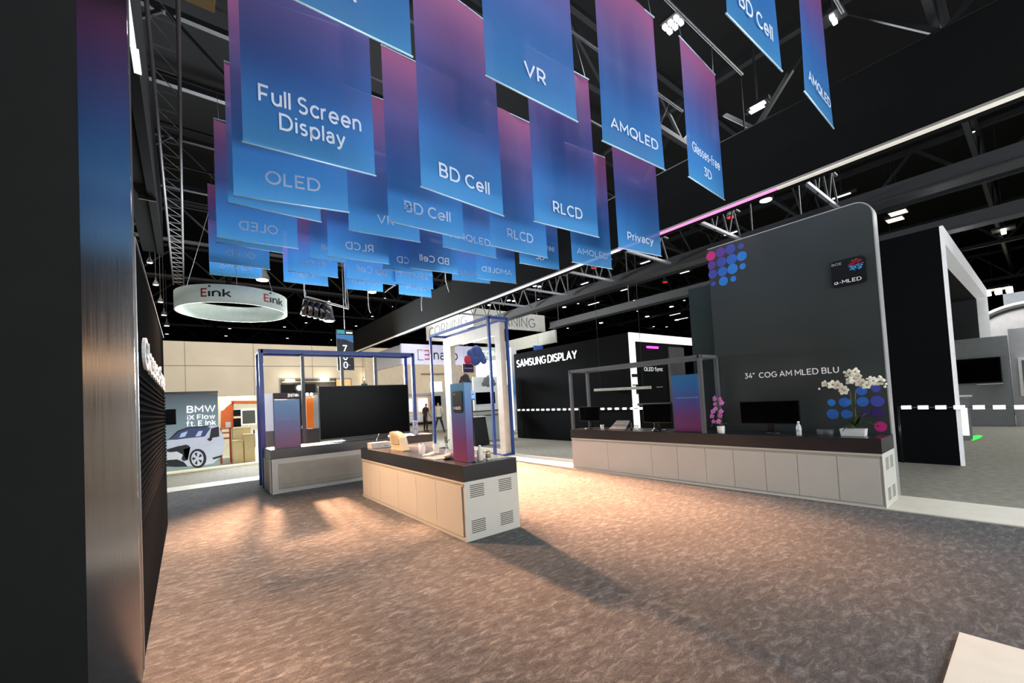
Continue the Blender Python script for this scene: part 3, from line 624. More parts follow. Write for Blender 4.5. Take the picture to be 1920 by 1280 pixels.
B('steel_face', STEEL, t, -.483, -.25, 3.539, 3.56, 0, 4.93)
B('core', BLACKM, t, -.483, -.255, 3.56, 3.78, 0, 4.93)
t = thing('black_side_board', 'tall matt black board filling the left edge of the photo', 'wall panel', (-1.9, 3.6, 0))
B('board', BLACKM, t, -3.4, -.484, 3.54, 3.7, 0, 5.2)
t = thing('ribbed_wall', 'dark left wall with horizontal ribs and large raised lettering', 'wall panel', (-.35, 6, 0))
B('board', mat('dark_grey_board', '161819', .95, spec=.0), t, -.5, -.262, 3.785, 8.46, 0, 2.93)
B('end_trim', ALU, t, -.262, -.252, 3.785, 3.83, 0, 2.93)
B('top_trim', ALU, t, -.262, -.252, 3.785, 8.46, 2.915, 2.93)
B('lower_panel', mat('dark_rib', '202224', .95, spec=.0), t, -.262, -.258, 3.84, 8.46, .02, .9)
for k in range(22): B('rib', mat('dark_rib'), t, -.262, -.25, 3.85, 8.45, .93+k*.049, .95+k*.049)
text('Glasses-free', mat('pale_letter', 'C8CACA', .8, spec=.1), t, (-.262, 4.3, 2.06), (0, 1, 0), (0, 0, 1), 3.9, .27, .02, .02)

t = thing('cream_reflection_board', 'cream board with a glowing band, added behind the camera, seen only as a reflection in the steel', 'wall panel', (-3, -7, 0))  # unseen board added so the steel pillar has warm tones to reflect
B('board', mat('warm_rear_cream', 'D8C4A4', .7), t, -7, 0, -7.2, -7, 0, 3.2); B('reflection_glow', mat('warm_reflection_glow', 'FFC890', .5, emit=2.5), t, -7, 0, -6.98, -6.95, 3.0, 3.2)
B('dark_band', BLACKM, t, -7, 0, -6.99, -6.97, 1.9, 2.4)
# ------------------------------------------------------------------ right: tall charcoal wall
def rounded_wall(name, m, parent, X0, X1, y0, y1, z1, r):      # rounded at the y0 (near) upper corner
    pts = [(y1, 0), (y0, 0), (y0, z1-r)]
    for k in range(1, 9):
        a = math.pi/2*k/8; pts.append((y0+r-r*math.cos(a), z1-r+r*math.sin(a)))
    pts.append((y1, z1))
    return poly(name, m, parent, [(X0, p[0], p[1]) for p in pts], (1, 0, 0), X1-X0)
t = thing('charcoal_wall', 'tall glossy charcoal wall behind the long counter with coloured dots', 'wall panel', (7.7, 2.5, 0))
rounded_wall('board', GLOSSW, t, 7.65, 7.84, 1.345, 3.68, 4.22, .2)
bm = bmesh.new()
pr = [(1.33, 0), (1.33, 4.0)]
for k in range(1, 9):
    a = math.pi/2*k/8; pr.append((1.33+.215-.215*math.cos(a), 4.0+.22*math.sin(a)))
pr.append((3.68, 4.235))
for (a, b_) in zip(pr, pr[1:]):
    q = Vector((0, b_[0]-a[0], b_[1]-a[1])).normalized(); nn = Vector((0, q.z, -q.y))*.014
    vs = [Vector((X, p[0], p[1]))+o_ for X in (7.648, 7.85) for p in (a, b_) for o_ in (Vector((0, 0, 0)), nn)]
    vv = [bm.verts.new(v) for v in vs]
    for f in ((0, 1, 3, 2), (4, 6, 7, 5), (0, 2, 6, 4), (1, 5, 7, 3), (0, 4, 5, 1), (2, 3, 7, 6)): bm.faces.new([vv[i] for i in f])
obj('edge_trim', bm, mat('satin_steel', 'C4C4C4', .38, metal=.55), t)
LOWW = mat('gloss_green_charcoal', '283230', .3, spec=.6)
B('lower_section', LOWW, t, 7.72, 7.86, 3.68, 4.14, 0, 3.6)
def disc(name, m, parent, c, r, n=(-1, 0, 0), seg=20):
    bm = bmesh.new(); n = Vector(n); q = n.to_track_quat('Z', 'Y')
    a = [bm.verts.new(Vector(c)+q @ Vector((r*math.cos(2*math.pi*i/seg), r*math.sin(2*math.pi*i/seg), 0))) for i in range(seg)]
    b_ = [bm.verts.new(v.co+n*.004) for v in a]
    bm.faces.new(a[::-1]); bm.faces.new(b_)
    for i in range(seg): j = (i+1) % seg; bm.faces.new((a[i], a[j], b_[j], b_[i]))
    return obj(name, bm, m, parent)
DC = {'p': 'C02A78', 'v': '5A3A90', 'u': '4048A0', 'b': '2C62B8', 'c': '2A7ACC', 'd': '3A2A6A'}
for k in DC: DC[k] = mat('dot_'+k, DC[k], .4)
dots = [(1333, 480, 'p', .085), (1351, 473, 'v', .085), (1369.5, 467, 'u', .085), (1389, 461.5, 'u', .05),
        (1335, 497, 'v', .075), (1353, 491, 'u', .088), (1372, 486, 'b', .09), (1391, 480, 'c', .082),
        (1336.7, 514, 'u', .08), (1354.7, 509, 'b', .085), (1373.5, 504, 'c', .09), (1392.5, 499, 'c', .052),
        (1338, 532, 'u', .045), (1356.5, 527, 'c', .08), (1375, 522.5, 'c', .05)]
for x, y, k, r in dots:
    p = at(x, y, 0, 7.65); disc('dot', DC[k], t, p, r)
dots2 = [(1559, 754.5, 'c', .05), (1583.5, 754, 'b', .07), (1590, 754, 'c', .04), (1617.5, 753, 'b', .07), (1645, 752, 'u', .078),
         (1615, 732.5, 'b', .065), (1642, 728, 'u', .055), (1561, 776, 'b', .075), (1587, 776, 'b', .065), (1624, 772, 'd', .05), (1646, 774, 'd', .07), (1651, 799.5, 'p', .07)]
for x, y, k, r in dots2:
    p = at(x, y, 0, 7.65); disc('dot', DC[k], t, p, r)
a, b_ = at(1397, 711, 0, 7.65), at(1417, 709, 0, 7.65)
TXT = mat('pale_wall_letter', 'E6E6E2', .5, emit=.12)
text('34"', TXT, t, (7.65, 3.19, 1.795), (0, -1, 0), (0, 0, 1), .155, .095, .008, .004)
text('COG AM MLED BLU', TXT, t, (7.65, 2.965, 1.79), (0, -1, 0), (0, 0, 1), 1.10, .1, .010, .004)
# badge board
y0, y1, z0, z1 = 1.45, 1.86, 3.04, 3.45
bd = poly('badge', mat('badge_black', '101214', .35), t, [(7.649, 1.855, 3.09), (7.649, 1.82, 3.05), (7.649, 1.49, 3.05), (7.649, 1.455, 3.08), (7.649, 1.455, 3.4), (7.649, 1.49, 3.44), (7.649, 1.82, 3.44), (7.649, 1.855, 3.41)], (-1, 0, 0), .025)
text('α-MLED', TXT, bd, (7.624, 1.83, 3.09), (0, -1, 0), (0, 0, 1), .32, .055, .012, .003)
text('BOE', mat('dim_logo_grey', 'A0A0A0', .5), bd, (7.624, 1.845, 3.37), (0, -1, 0), (0, 0, 1), .12, .035, .03, .003)
SR, SB = mat('spark_red', 'A02A3A', .5, emit=.1), mat('spark_blue', '3A90C8', .5, emit=.15)
bmr, bmb = bmesh.new(), bmesh.new()
for k in range(90):
    a = random.random()*2*math.pi; r = math.sqrt(random.random())*.085; cy, cz = 1.565+r*math.cos(a), 3.325+r*math.sin(a)*1.0; s = .003+random.random()*.005
    bbx(bmb if cz < 3.32+random.uniform(-.02, .02) else bmr, 7.62, 7.624, cy-s*1.6, cy+s*1.6, cz-s, cz+s)
stuff(obj('red_sparkle', bmr, SR, bd)); stuff(obj('blue_sparkle', bmb, SB, bd))

# ------------------------------------------------------------------ counters
VENTD = mat('vent_slot_dark', '3A3832', .8)
def counter(name, label, x0, x1, y0, y1):
    t = thing(name, label, 'counter', ((x0+x1)/2, (y0+y1)/2, 0))
    B('body', WHITE, t, x0+.012, x1-.012, y0+.006, y1-.006, .0, .70)
    B('base_plinth', WHITE, t, x0, x1, y0, y1, .0, .045)
    B('top_rail', WHITE, t, x0, x1, y0, y1, .675, .705, .004)
    B('countertop', DARKTOP, t, x0-.003, x1+.003, y0-.003, y1+.003, .707, .90, .003)
    return t
def vents(t, face_y, cxs, czs, w_=.2, nrow=7):
    for cx in cxs:
        for cz in czs:
            g = B('vent_plate', WHITE, t, cx-w_/2-.012, cx+w_/2+.012, face_y-.002, face_y+.006, cz-.085, cz+.085)
            for k in range(nrow):
                z = cz-.069+k*.023
                B('slot', VENTD, g, cx-w_/2, cx+w_/2, face_y-.004, face_y-.0018, z-.0045, z+.0045)
isl = counter('island_counter', 'white island counter with charcoal top and four vents on its near end', 2.57, 3.375, 4.30, 7.97)
B('end_panel', WHITE, isl, 2.567, 3.378, 4.292, 4.299, 0.004, .705)
vents(isl, 4.292, (2.57+.175, 2.57+.60), (.585, .165))
ys = [4.36, 5.02, 5.62, 6.28, 7.05, 7.5, 7.93]
for a, b_ in zip(ys, ys[1:]): B('door_panel', WHITE, isl, 2.567, 2.583, a+.003, b_-.003, .05, .645, .002)
for y in ys[1:-1]: B('door_gap', SEAM, isl, 2.578, 2.584, y-.003, y+.003, .05, .645)
B('shadow_gap', mat('rail_gap', 'A8A090', .7), isl, 2.574, 2.584, 4.32, 7.95, .648, .672)

mc = counter('long_counter', 'long white counter with charcoal top along the charcoal wall at right', 6.955, 7.64, 1.325, 6.77)
ys = [1.36, 1.80, 2.27, 2.70, 3.17, 3.63, 4.15, 4.68, 5.73, 6.74]
for a, b_ in zip(ys, ys[1:]): B('door_panel', WHITE, mc, 6.95, 6.967, a+.003, b_-.003, .05, .645, .002)
for y in ys[1:-1]: B('door_gap', SEAM, mc, 6.96, 6.968, y-.003, y+.003, .05, .645)
B('shadow_gap', mat('rail_gap'), mc, 6.957, 6.968, 1.34, 6.75, .648, .672)
B('end_panel', WHITE, mc, 6.955, 7.64, 1.323, 1.331, 0, .705, .002)
vents(mc, 1.323, (6.955+.22, 6.955+.47), (.56, .17), .16)

lc = counter('back_left_counter', 'white counter with charcoal top carrying the big black screen', 1.33, 4.95, 9.72, 10.6)
B('recessed_panel', mat('grey_recess', 'A9A698', .6), lc, 1.46, 4.88, 9.712, 9.722, .11, .60)
B('kick_line', mat('rail_gap'), lc, 1.46, 4.88, 9.708, 9.714, .1, .13)
B('kick_line', mat('rail_gap'), lc, 1.46, 4.88, 9.708, 9.714, .18, .19)
B('stile', WHITE, lc, 1.335, 1.44, 9.70, 9.722, 0, .705, .002)
for k in range(3): B('side_fold', WHITE, lc, 1.305, 1.332, 9.75+k*.29, 9.98+k*.29, .02, .69, .004)

# ------------------------------------------------------------------ tube frames
def boxframe(t, m, x0, x1, y0, y1, z0, z1, w_, floor_rails=False, base=0):
    h = w_/2
    for X in (x0, x1):
        for Y in (y0, y1): B('post', m, t, X-h, X+h, Y-h, Y+h, base, z1+h, .004)
    for Y in (y0, y1): B('top_bar', m, t, x0, x1, Y-h, Y+h, z1-h, z1+h)
    for X in (x0, x1): B('top_bar', m, t, X-h, X+h, y0, y1, z1-h, z1+h)
    if floor_rails:
        for Y in (y0, y1): B('floor_bar', m, t, x0, x1, Y-h, Y+h, base, base+w_)
        for X in (x0, x1): B('floor_bar', m, t, X-h, X+h, y0, y1, base, base+w_)
t = thing('grey_tube_frame', 'dark grey box frame of tubes standing on the left half of the long counter', 'frame', (7.3, 5.1, .9))
boxframe(t, GREYF, 7.0, 7.58, 3.64, 6.72, .9, 2.225, .06, base=.9)
B('back_rail', GREYF, t, 7.56, 7.6, 4.55, 5.35, 1.38, 1.43)
B('back_post', GREYF, t, 7.56, 7.62, 4.52, 4.58, 1.38, 2.2)
t = thing('blue_tube_frame', 'wide blue tube frame standing around the back left counter', 'frame', (3.2, 11, 0))
boxframe(t, BLUEF, 1.34, 4.98, 10.76, 11.26, 0, 3.05, .085)
for x in (2.24, 3.16, 4.02): B('grey_post', GREYF, t, x-.035, x+.035, 11.0, 11.07, 0, 3.02)
BAR('cross_tie', BLUEF, t, [(1.34, 10.76, 2.98), (1.34, 11.26, 2.98)], .02)
for x in (2.24, 3.16, 4.02): B('tie_bar', BLUEF, t, x-.02, x+.02, 10.76, 11.26, 3.02, 3.05)
t = thing('tall_blue_frame', 'tall narrow blue tube frame around the cream portal', 'frame', (7.3, 11.7, 0))
boxframe(t, BLUEF, 7.0, 7.66, 9.88, 13.55, 0, 4.1, .075, True)
t = thing('cream_portal', 'tall cream white portal frame inside the tall blue tube frame', 'portal frame', (7.52, 11.7, 0))
PX0, PX1 = 7.43, 7.615
B('near_leg', PORT, t, PX0, PX1, 9.93, 10.2, .05, 4.0, .004)
B('far_leg', PORT, t, PX0, PX1, 12.9, 13.4, .05, 4.0, .004)
B('head', PORT, t, PX0, PX1, 10.2, 12.9, 3.66, 4.0, .004)
B('sill', PORT, t, PX0, PX1, 10.2, 12.9, .05, .16, .004)
B('foot_pad', PORT, t, PX0, PX1, 9.95, 10.18, 0.02, .05); B('foot_pad', PORT, t, PX0, PX1, 12.92, 13.38, 0, .05)
B('soffit_light', mat('soft_light_panel', 'FFFFFF', .5, emit=.9), t, PX0+.03, PX1-.03, 10.35, 12.2, 3.645, 3.662)

# ------------------------------------------------------------------ things on the counters
def gpanel(label, x0, x1, y0, y1, z1, z0=.9):
    t = thing('gradient_panel', label, 'display panel', ((x0+x1)/2, (y0+y1)/2, z0))
    B('board', PANELG, t, x0, x1, y0, y1, z0+.006, z1, .003)
    B('foot', BLACK, t, x0-.01, x1+.02, y0-.01, y1+.03, z0, z0+.006)
    return t
t = gpanel('blue to purple upright panel at the left end of the back left counter', 1.43, 1.92, 9.86, 9.93, 1.92)
text('THE LOCAL CURVED SCREEN', mat('pale_print', '9FB0E0', .5), t, (1.47, 9.858, 1.49), (1, 0, 0), (0, 0, 1), .41, .035, .01, .002)
t = gpanel('tall blue to purple display pillar on the near end of the island counter', 2.732, 2.835, 4.452, 4.80, 1.90)
# its dark badge faces the left aisle
c_ = [(4.50, 1.555), (4.525, 1.53), (4.715, 1.53), (4.74, 1.555), (4.74, 1.775), (4.715, 1.80), (4.525, 1.80), (4.50, 1.775)]
bd = poly('badge', mat('badge_black'), t, [(2.732, p[0], p[1]) for p in c_], (-1, 0, 0), .008)
text('f-OLED', TXT, bd, (2.724, 4.715, 1.565), (0, -1, 0), (0, 0, 1), .17, .038, .012, .002)
text('BOE', mat('dim_logo_grey'), bd, (2.724, 4.715, 1.75), (0, -1, 0), (0, 0, 1), .06, .02, .015, .002)
t = gpanel('blue to purple square panel at the right end inside the grey tube frame', 7.12, 7.17, 3.72, 4.26, 1.935)
text('High Dimension Panel', mat('pale_print'), t, (7.118, 4.20, 1.50), (0, -1, 0), (0, 0, 1), .42, .03, .01, .002)

def tv(label, x0, x1, z0, z1, Y, T=.06):
    t = thing('television', label, 'television', ((x0+x1)/2, Y, .9))
    B('housing', BLACK, t, x0, x1, Y, Y+T, z0, z1, .006)
    B('screen', SCREEN, t, x0+.012, x1-.012, Y-.003, Y+.001, z0+.03, z1-.012)
    return t
t = tv('huge flat black television on the back left counter', 2.34, 4.47, .97, 2.19, 10.0)
B('stand_foot', BLACK, t, 2.6, 4.2, 9.9, 10.25, .9, .92, .004); B('stand_neck', BLACK, t, 2.9, 3.9, 10.02, 10.08, .91, 1.0)
B('small_emblem', mat('badge_black'), t, 3.3, 3.45, 10.02, 10.05, 2.19, 2.23, .01)
def monitor(label, X, y0, y1, z0, z1, yaw=0):
    t = thing('monitor', label, 'monitor', (X, (y0+y1)/2, .9))
    B('housing', BLACK, t, X, X+.035, y0, y1, z0, z1, .005)
    B('screen', SCREEN, t, X-.003, X+.001, y0+.012, y1-.012, z0+.02, z1-.012)
    c = (y0+y1)/2
    B('neck', BLACK, t, X+.03, X+.07, c-.04, c+.04, .92, z0+.15)
    LA('foot', BLACK, t, (X+.05, c, .9), [(.16, 0), (.155, .015), (.05, .03)], 20)
    return t
monitor('black monitor at the left end inside the grey tube frame', 7.2, 6.1, 6.69, 1.07, 1.40)
monitor('black monitor left of the square gradient panel', 7.2, 4.36, 4.98, 1.05, 1.42)
monitor('wide black monitor right of the pink orchid, in front of the charcoal wall', 7.3, 2.3, 3.16, 1.04, 1.41)
for y, z, l in ((6.0, .98, 'small clear cup between the left monitor and the grey tablet'), (5.12, .98, 'small clear cup just left of the middle monitor')):
    t = thing('cup', l, 'cup', (7.15, y, .9)); LA('wall', GLASS, t, (7.15, y, .9), [(.03, 0), (.035, .02), (.042, .1), (.038, .1)], 14)
    LA('rim', CHROME, t, (7.15, y, .995), [(.043, 0), (.045, .006), (.04, .008)], 14)
t = thing('tablet', 'grey slanting tablet on the long counter between the two left monitors', 'tablet', (7.25, 5.55, .9))
bm = bmesh.new()
vs = [bm.verts.new(v) for v in ((7.12, 5.36, .905), (7.12, 5.78, .905), (7.34, 5.74, 1.07), (7.34, 5.4, 1.07))]
vt = [bm.verts.new(v.co+Vector((-.01, 0, .015))) for v in vs]
bm.faces.new(vs); bm.faces.new(vt[::-1])
for i in range(4): j = (i+1) % 4; bm.faces.new((vs[j], vs[i], vt[i], vt[j]))
obj('slab', bm, mat('tablet_grey', '6A6C6C', .35), t); B('ledge', ALU, t, 7.08, 7.13, 5.36, 5.78, .9, .925); B('strut', ALU, t, 7.31, 7.36, 5.5, 5.62, .9, 1.02)
t = thing('small_figure', 'tiny dark object standing beside the white post base on the long counter', 'gadget', (7.1, 5.2, .9))
LA('body', BLACK, t, (7.1, 5.2, .9), [(.025, 0), (.02, .06), (.012, .1), (.018, .13), (.008, .16)], 10)
t = thing('computer_mouse', 'black rounded gadget in front of the middle monitor', 'gadget', (7.08, 4.6, .9))
LA('shell', BLACK, t, (7.08, 4.62, .9), [(.09, 0), (.085, .03), (.05, .06), (.015, .07)], 16); LA('lens', GLOW, t, (7.03, 4.64, .955), [(.012, 0), (.01, .012)], 10)
# water bottle
t = thing('water_bottle', 'clear small water bottle on the long counter', 'bottle', (7.08, 2.26, .9))
LA('bottle', GLASS, t, (7.08, 2.26, .9), [(.03, 0), (.034, .01), (.034, .06), (.031, .07), (.034, .08), (.034, .13), (.015, .175), (.014, .19)], 16)
LA('cap', LETTER, t, (7.08, 2.26, 1.088), [(.016, 0), (.016, .018)], 12); LA('label_band', mat('pale_label', 'B8C4CC', .5), t, (7.08, 2.26, .965), [(.0352, 0), (.0352, .04)], 16)
for y, r, l in ((2.03, .045, 'upturned dim glass cup right of the water bottle'), (1.93, .055, 'smoky glass bowl beside the long white orchid pot')):
    t = thing('glass_cup', l, 'cup', (7.2, y, .9)); LA('bowl', mat('smoke_glass', '707478', .2, alpha=.45), t, (7.2, y, .9), [(r*.8, 0), (r, .03), (r*1.05, .085), (r*.98, .085)], 16)
# orchids
def flower(bm_p, bm_c, c, s, nrm):
    nrm = Vector(nrm).normalized(); q = nrm.to_track_quat('Z', 'Y')
    for k in range(5):
        a = 2*math.pi*k/5+random.random()*.3; L_ = s*(1.0 if k % 2 else .85); wd = s*.46
        pts = [(0, 0, 0), (L_*.45, wd, .12*s), (L_, wd*.35, .02*s), (L_, -wd*.35, .02*s), (L_*.45, -wd, .12*s)]
        m = Matrix.Rotation(a, 3, 'Z')
        top = [bm_p.verts.new(Vector(c)+q @ (m @ Vector(p))) for p in pts]
        bot = [bm_p.verts.new(v.co-nrm*.004) for v in top]
        bm_p.faces.new(top); bm_p.faces.new(bot[::-1])
        for i in range(5): j = (i+1) % 5; bm_p.faces.new((top[j], top[i], bot[i], bot[j]))
    bar(bm_c, Vector(c), Vector(c)+nrm*s*.28, s*.14, s*.05, 6)
def leaf(t, base, tip, w_, m=GREEN, sag=.05):
    base, tip = Vector(base), Vector(tip); d = tip-base; sd = d.cross(Vector((0, 0, 1))); sd = (sd.normalized() if sd.length > 1e-4 else Vector((1, 0, 0)))*w_
    bm = bmesh.new(); prev = None; n = 7
    for k in range(n+1):
        u = k/n; c = base+d*u+Vector((0, 0, math.sin(u*math.pi)*sag)); ww = math.sin(min(1, u*1.15+.12)*math.pi)**.7 if u < .97 else .04
        row = [bm.verts.new(c-sd*ww+Vector((0, 0, .006))), bm.verts.new(c-Vector((0, 0, .004))), bm.verts.new(c+sd*ww+Vector((0, 0, .006))), bm.verts.new(c-Vector((0, 0, .010)))]
        if prev:
            for i in range(4): j = (i+1) % 4; bm.faces.new((prev[i], prev[j], row[j], row[i]))
        else: bm.faces.new(row)
        prev = row
    bm.faces.new(prev[::-1]); return obj('leaf', bm, m, t, True)
def orchid(label, pot, petal, centre, pts_px, X, stems, s, leaves, bud=()):
    t = thing('potted_orchid', label, 'plant', pot)
    for st in stems: BAR('stem', mat('orchid_stem', '3A4A22', .5), t, st, .006, 6)
    for (x, y) in pts_px:
        p = at(x, y, 0, X+random.uniform(-.03, .03)); a, b_ = bmesh.new(), bmesh.new()
        flower(a, b_, p, s*random.uniform(.85, 1.15), (-1, random.uniform(-.5, .3), random.uniform(-.3, .3)))
        fl = obj('flower', a, petal, t); obj('flower_centre', b_, centre, fl)
    for (x, y) in bud:
        p = at(x, y, 0, X); LA('bud', petal, t, p, [(.008, -.015), (.016, 0), (.008, .018)], 8)
    for l in leaves: leaf(t, l[0], l[1], l[2]*1.45, *l[3:])
    return t
WP = mat('white_petal', 'E6E2D0', .5); PP = mat('pink_petal', 'C272B8', .5); CD = mat('dark_orchid_centre', '5A4A30', .6); CPk = mat('magenta_centre', '8A2A78', .6)
P0 = Vector((7.26, 1.66, .9))
t = orchid('white orchid with two arching sprays in a long white pot', P0, WP, CD,
    [(1546.5, 719.5), (1560.5, 721), (1571, 722), (1579, 729), (1583, 732), (1592, 700), (1603, 697), (1595, 713), (1601, 710), (1611, 716), (1618, 718), (1625, 722), (1631, 712), (1637, 714), (1644, 716), (1609, 705), (1650, 714)], 7.26,
    [[P0+Vector((0, .02, .08)), at(1598, 770, 0, 7.26), at(1594, 735, 0, 7.26), at(1575, 722, 0, 7.26), at(1545, 722, 0, 7.26)],
     [P0+Vector((0, -.03, .08)), at(1603, 765, 0, 7.26), at(1604, 730, 0, 7.26), at(1618, 712, 0, 7.26), at(1655, 716, 0, 7.26), at(1664, 722, 0, 7.26)]], .062,
    [(at(1603, 800, 0, 7.26), at(1575, 798, 0, 7.2), .035), (at(1603, 800, 0, 7.26), at(1570, 785, 0, 7.3), .03), (at(1605, 800, 0, 7.26), at(1640, 795, 0, 7.2), .035), (at(1600, 800, 0, 7.26), at(1597, 765, 0, 7.26), .025, GREEN, .0), (at(1607, 800, 0, 7.26), at(1625, 775, 0, 7.3), .03), (at(1600, 802, 0, 7.2), at(1580, 808, 0, 7.12), .035), (at(1603, 798, 0, 7.26), at(1612, 780, 0, 7.2), .03), (at(1610, 800, 0, 7.26), at(1650, 800, 0, 7.3), .03)],
    [(1536, 729), (1583, 698), (1661, 720), (1659, 725), (1649, 706)])
bm = bmesh.new(); bbx(bm, 7.18, 7.32, 1.53, 1.79, .9, 1.0)
for v in bm.verts:
    if v.co.z > .95: v.co.y += .012*(1 if v.co.y > 1.66 else -1)
obj('pot', bm, mat('white_ceramic', 'D8D8D4', .3), t, bevel=.006)
P1 = Vector((7.07, 3.39, .9))
t = orchid('pink orchid in a small white pot beside the grey tube frame', P1, PP, CPk,
    [(1340, 747), (1350, 748), (1341, 757), (1353, 755), (1337, 771), (1342, 766), (1352, 771), (1335, 780), (1350, 779), (1338, 790), (1347, 790), (1349, 795)], 7.07,
    [[P1+Vector((0, .02, .08)), at(1344, 785, 0, 7.07), at(1346, 765, 0, 7.07), at(1343, 745, 0, 7.07)]], .045,
    [(P1+Vector((0, 0, .1)), P1+Vector((0, .16, .12)), .03), (P1+Vector((0, 0, .1)), P1+Vector((0, -.14, .14)), .03), (P1+Vector((0, 0, .1)), P1+Vector((-.1, .05, .13)), .025)])
LA('pot', mat('white_ceramic'), t, P1, [(.05, 0), (.055, .01), (.062, .12), (.055, .125), (.052, .11)], 16)
# things on the island
t = thing('white_box', 'low white box at the far end of the island counter', 'box', (2.82, 7.74, .9))
B('carton', mat('white_card', 'E8E6DE', .6), t, 2.64, 3.0, 7.6, 7.82, .9, 1.0, .006); B('handle_slot', BLACK, t, 2.88, 2.97, 7.597, 7.6, .93, .94)
BAR('flap_wire', CHROME, t, [(2.76, 7.7, 1.0), (2.80, 7.72, 1.08), (2.83, 7.7, 1.16)], .006)
t = thing('beige_stand', 'beige curved shell display stand on the island counter', 'display stand', (2.86, 6.85, .9))
pf = [(6.56, .9), (7.06, .9), (7.10, 1.0), (7.13, 1.2), (7.04, 1.215), (6.9, 1.2), (6.75, 1.165), (6.68, 1.12), (6.62, 1.0)]
poly('shell', BEIGE, t, [(2.80, a, b_) for a, b_ in pf], (1, 0, 0), .12)
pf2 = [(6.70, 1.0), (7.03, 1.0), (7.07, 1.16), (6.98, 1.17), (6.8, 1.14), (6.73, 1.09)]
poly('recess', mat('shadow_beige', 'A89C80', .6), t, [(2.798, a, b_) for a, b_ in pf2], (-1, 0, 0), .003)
B('base_lip', mat('tan_lip', 'A8936A', .5), t, 2.79, 2.93, 6.55, 7.07, .9, .915, .003)
for (a, b_, l, h) in ((2.95, 7.18, 'tall clear tumbler behind the beige stand', .22), (2.78, 5.82, 'clear plastic pitcher beside the white keyboard', .17), (2.98, 5.75, 'second clear pitcher behind the white keyboard', .15), (3.02, 6.3, 'small clear jar right of the beige stand', .1), (2.95, 6.1, 'short clear cup among the jars on the island counter', .08)):
    t = thing('clear_vessel', l, 'glassware', (a, b_, .9)); LA('vessel', GLASS, t, (a, b_, .9), [(.035, 0), (.045, .01), (.05, h), (.046, h)], 16)
    LA('rim', CHROME, t, (a, b_, .9+h-.004), [(.051, 0), (.052, .006), (.047, .007)], 16)
t = thing('white_keyboard', 'narrow white slab like keyboard lying on the island counter', 'keyboard', (2.85, 5.65, .9))
bm = bmesh.new(); bbx(bm, -.05, .05, -.19, .19, 0, .018)
me = me_of(bm, 'slab'); me.transform(Matrix.Translation((2.86, 5.72, .9)) @ Matrix.Rotation(-.85, 4, 'Z')); link('slab', me, mat('white_card'), t)
bm = bmesh.new(); bbx(bm, -.04, .04, -.18, .18, .018, .021)
me = me_of(bm, 'keys'); me.transform(Matrix.Translation((2.86, 5.72, .9)) @ Matrix.Rotation(-.85, 4, 'Z')); link('key_field', me, mat('pale_key', 'CFCBC0', .6), t)
t = thing('dark_cloth', 'crumpled dark and grey pouch left of the display pillar', 'pouch', (2.78, 4.98, .9))
bm = bmesh.new(); bmesh.ops.create_icosphere(bm, subdivisions=3, radius=.075)
for v in bm.verts:
    v.co.z = max(v.co.z*.62, -.03); v.co *= 1+.16*math.sin(v.co.x*60)*math.cos(v.co.y*47)
bmesh.ops.translate(bm, verts=bm.verts, vec=(2.80, 5.02, .93)); obj('body', bm, mat('mauve_grey', '8A8084', .6), t, True)
bm = bmesh.new(); bmesh.ops.create_icosphere(bm, subdivisions=2, radius=.06)
for v in bm.verts: v.co.z = max(v.co.z*.35, -.015)
bmesh.ops.translate(bm, verts=bm.verts, vec=(2.74, 4.99, .916)); obj('dark_base', bm, BLACK, t, True)
t = thing('dried_sprig', 'small grey sprig ornament in a clear holder behind the pouch', 'ornament', (3.0, 5.5, .9))
LA('holder', GLASS, t, (3.05, 5.55, .9), [(.04, 0), (.05, .01), (.012, .05), (.012, .12), (.03, .16)], 14)
for k in range(6): leaf(t, (3.05, 5.55, .98), (3.05+.06*math.cos(k), 5.55+.06*math.sin(k*1.3), 1.1+.02*k), .018, mat('grey_leaf', '6A726A', .5))
t = thing('white_bottle', 'white plastic bottle at the near end of the island counter', 'bottle', (2.95, 4.5, .9))
LA('bottle', mat('milky_plastic', 'D8D4C4', .35), t, (2.95, 4.5, .9), [(.038, 0), (.042, .01), (.042, .12), (.03, .15), (.014, .165), (.014, .175)], 18)
LA('cap', LETTER, t, (2.95, 4.5, 1.073), [(.017, 0), (.015, .02)], 12)
t = thing('spice_jar', 'small jar with a brown label and pale lid beside the white bottle', 'jar', (3.03, 4.44, .9))
LA('jar', mat('milky_plastic'), t, (3.03, 4.44, .9), [(.03, 0), (.033, .008), (.033, .09), (.028, .1)], 16); LA('label_band', mat('brown_label', '8A7A5A', .6), t, (3.03, 4.44, .93), [(.034, 0), (.034, .05)], 16)
LA('lid', mat('pale_lid', 'A09C8C', .5), t, (3.03, 4.44, .998), [(.031, 0), (.03, .02)], 16)
t = thing('phone', 'small flat dark phone at the foot of the display pillar', 'phone', (2.86, 4.40, .9)); B('slab', BLACK, t, 2.80, 2.91, 4.38, 4.43, .9, .908, .002)
t = thing('clear_tray', 'thin clear plastic sheet lying on the near end of the island counter', 'tray', (3.2, 4.6, .9)); B('sheet', mat('pale_sheet', 'C8DCDC', .12, alpha=.55), t, 3.08, 3.34, 4.42, 5.1, .9, .904)
t = thing('clear_tray', 'thin clear plastic sheet left of the display pillar on the island counter', 'tray', (2.8, 5.3, .9)); B('sheet', mat('pale_sheet'), t, 2.62, 2.98, 5.12, 5.5, .9, .904)
t = thing('white_tag', 'tiny white tag lying on the back left counter', 'tag', (2.0, 9.8, .9)); B('card', LETTER, t, 2.03, 2.12, 9.76, 9.84, .9, .91)
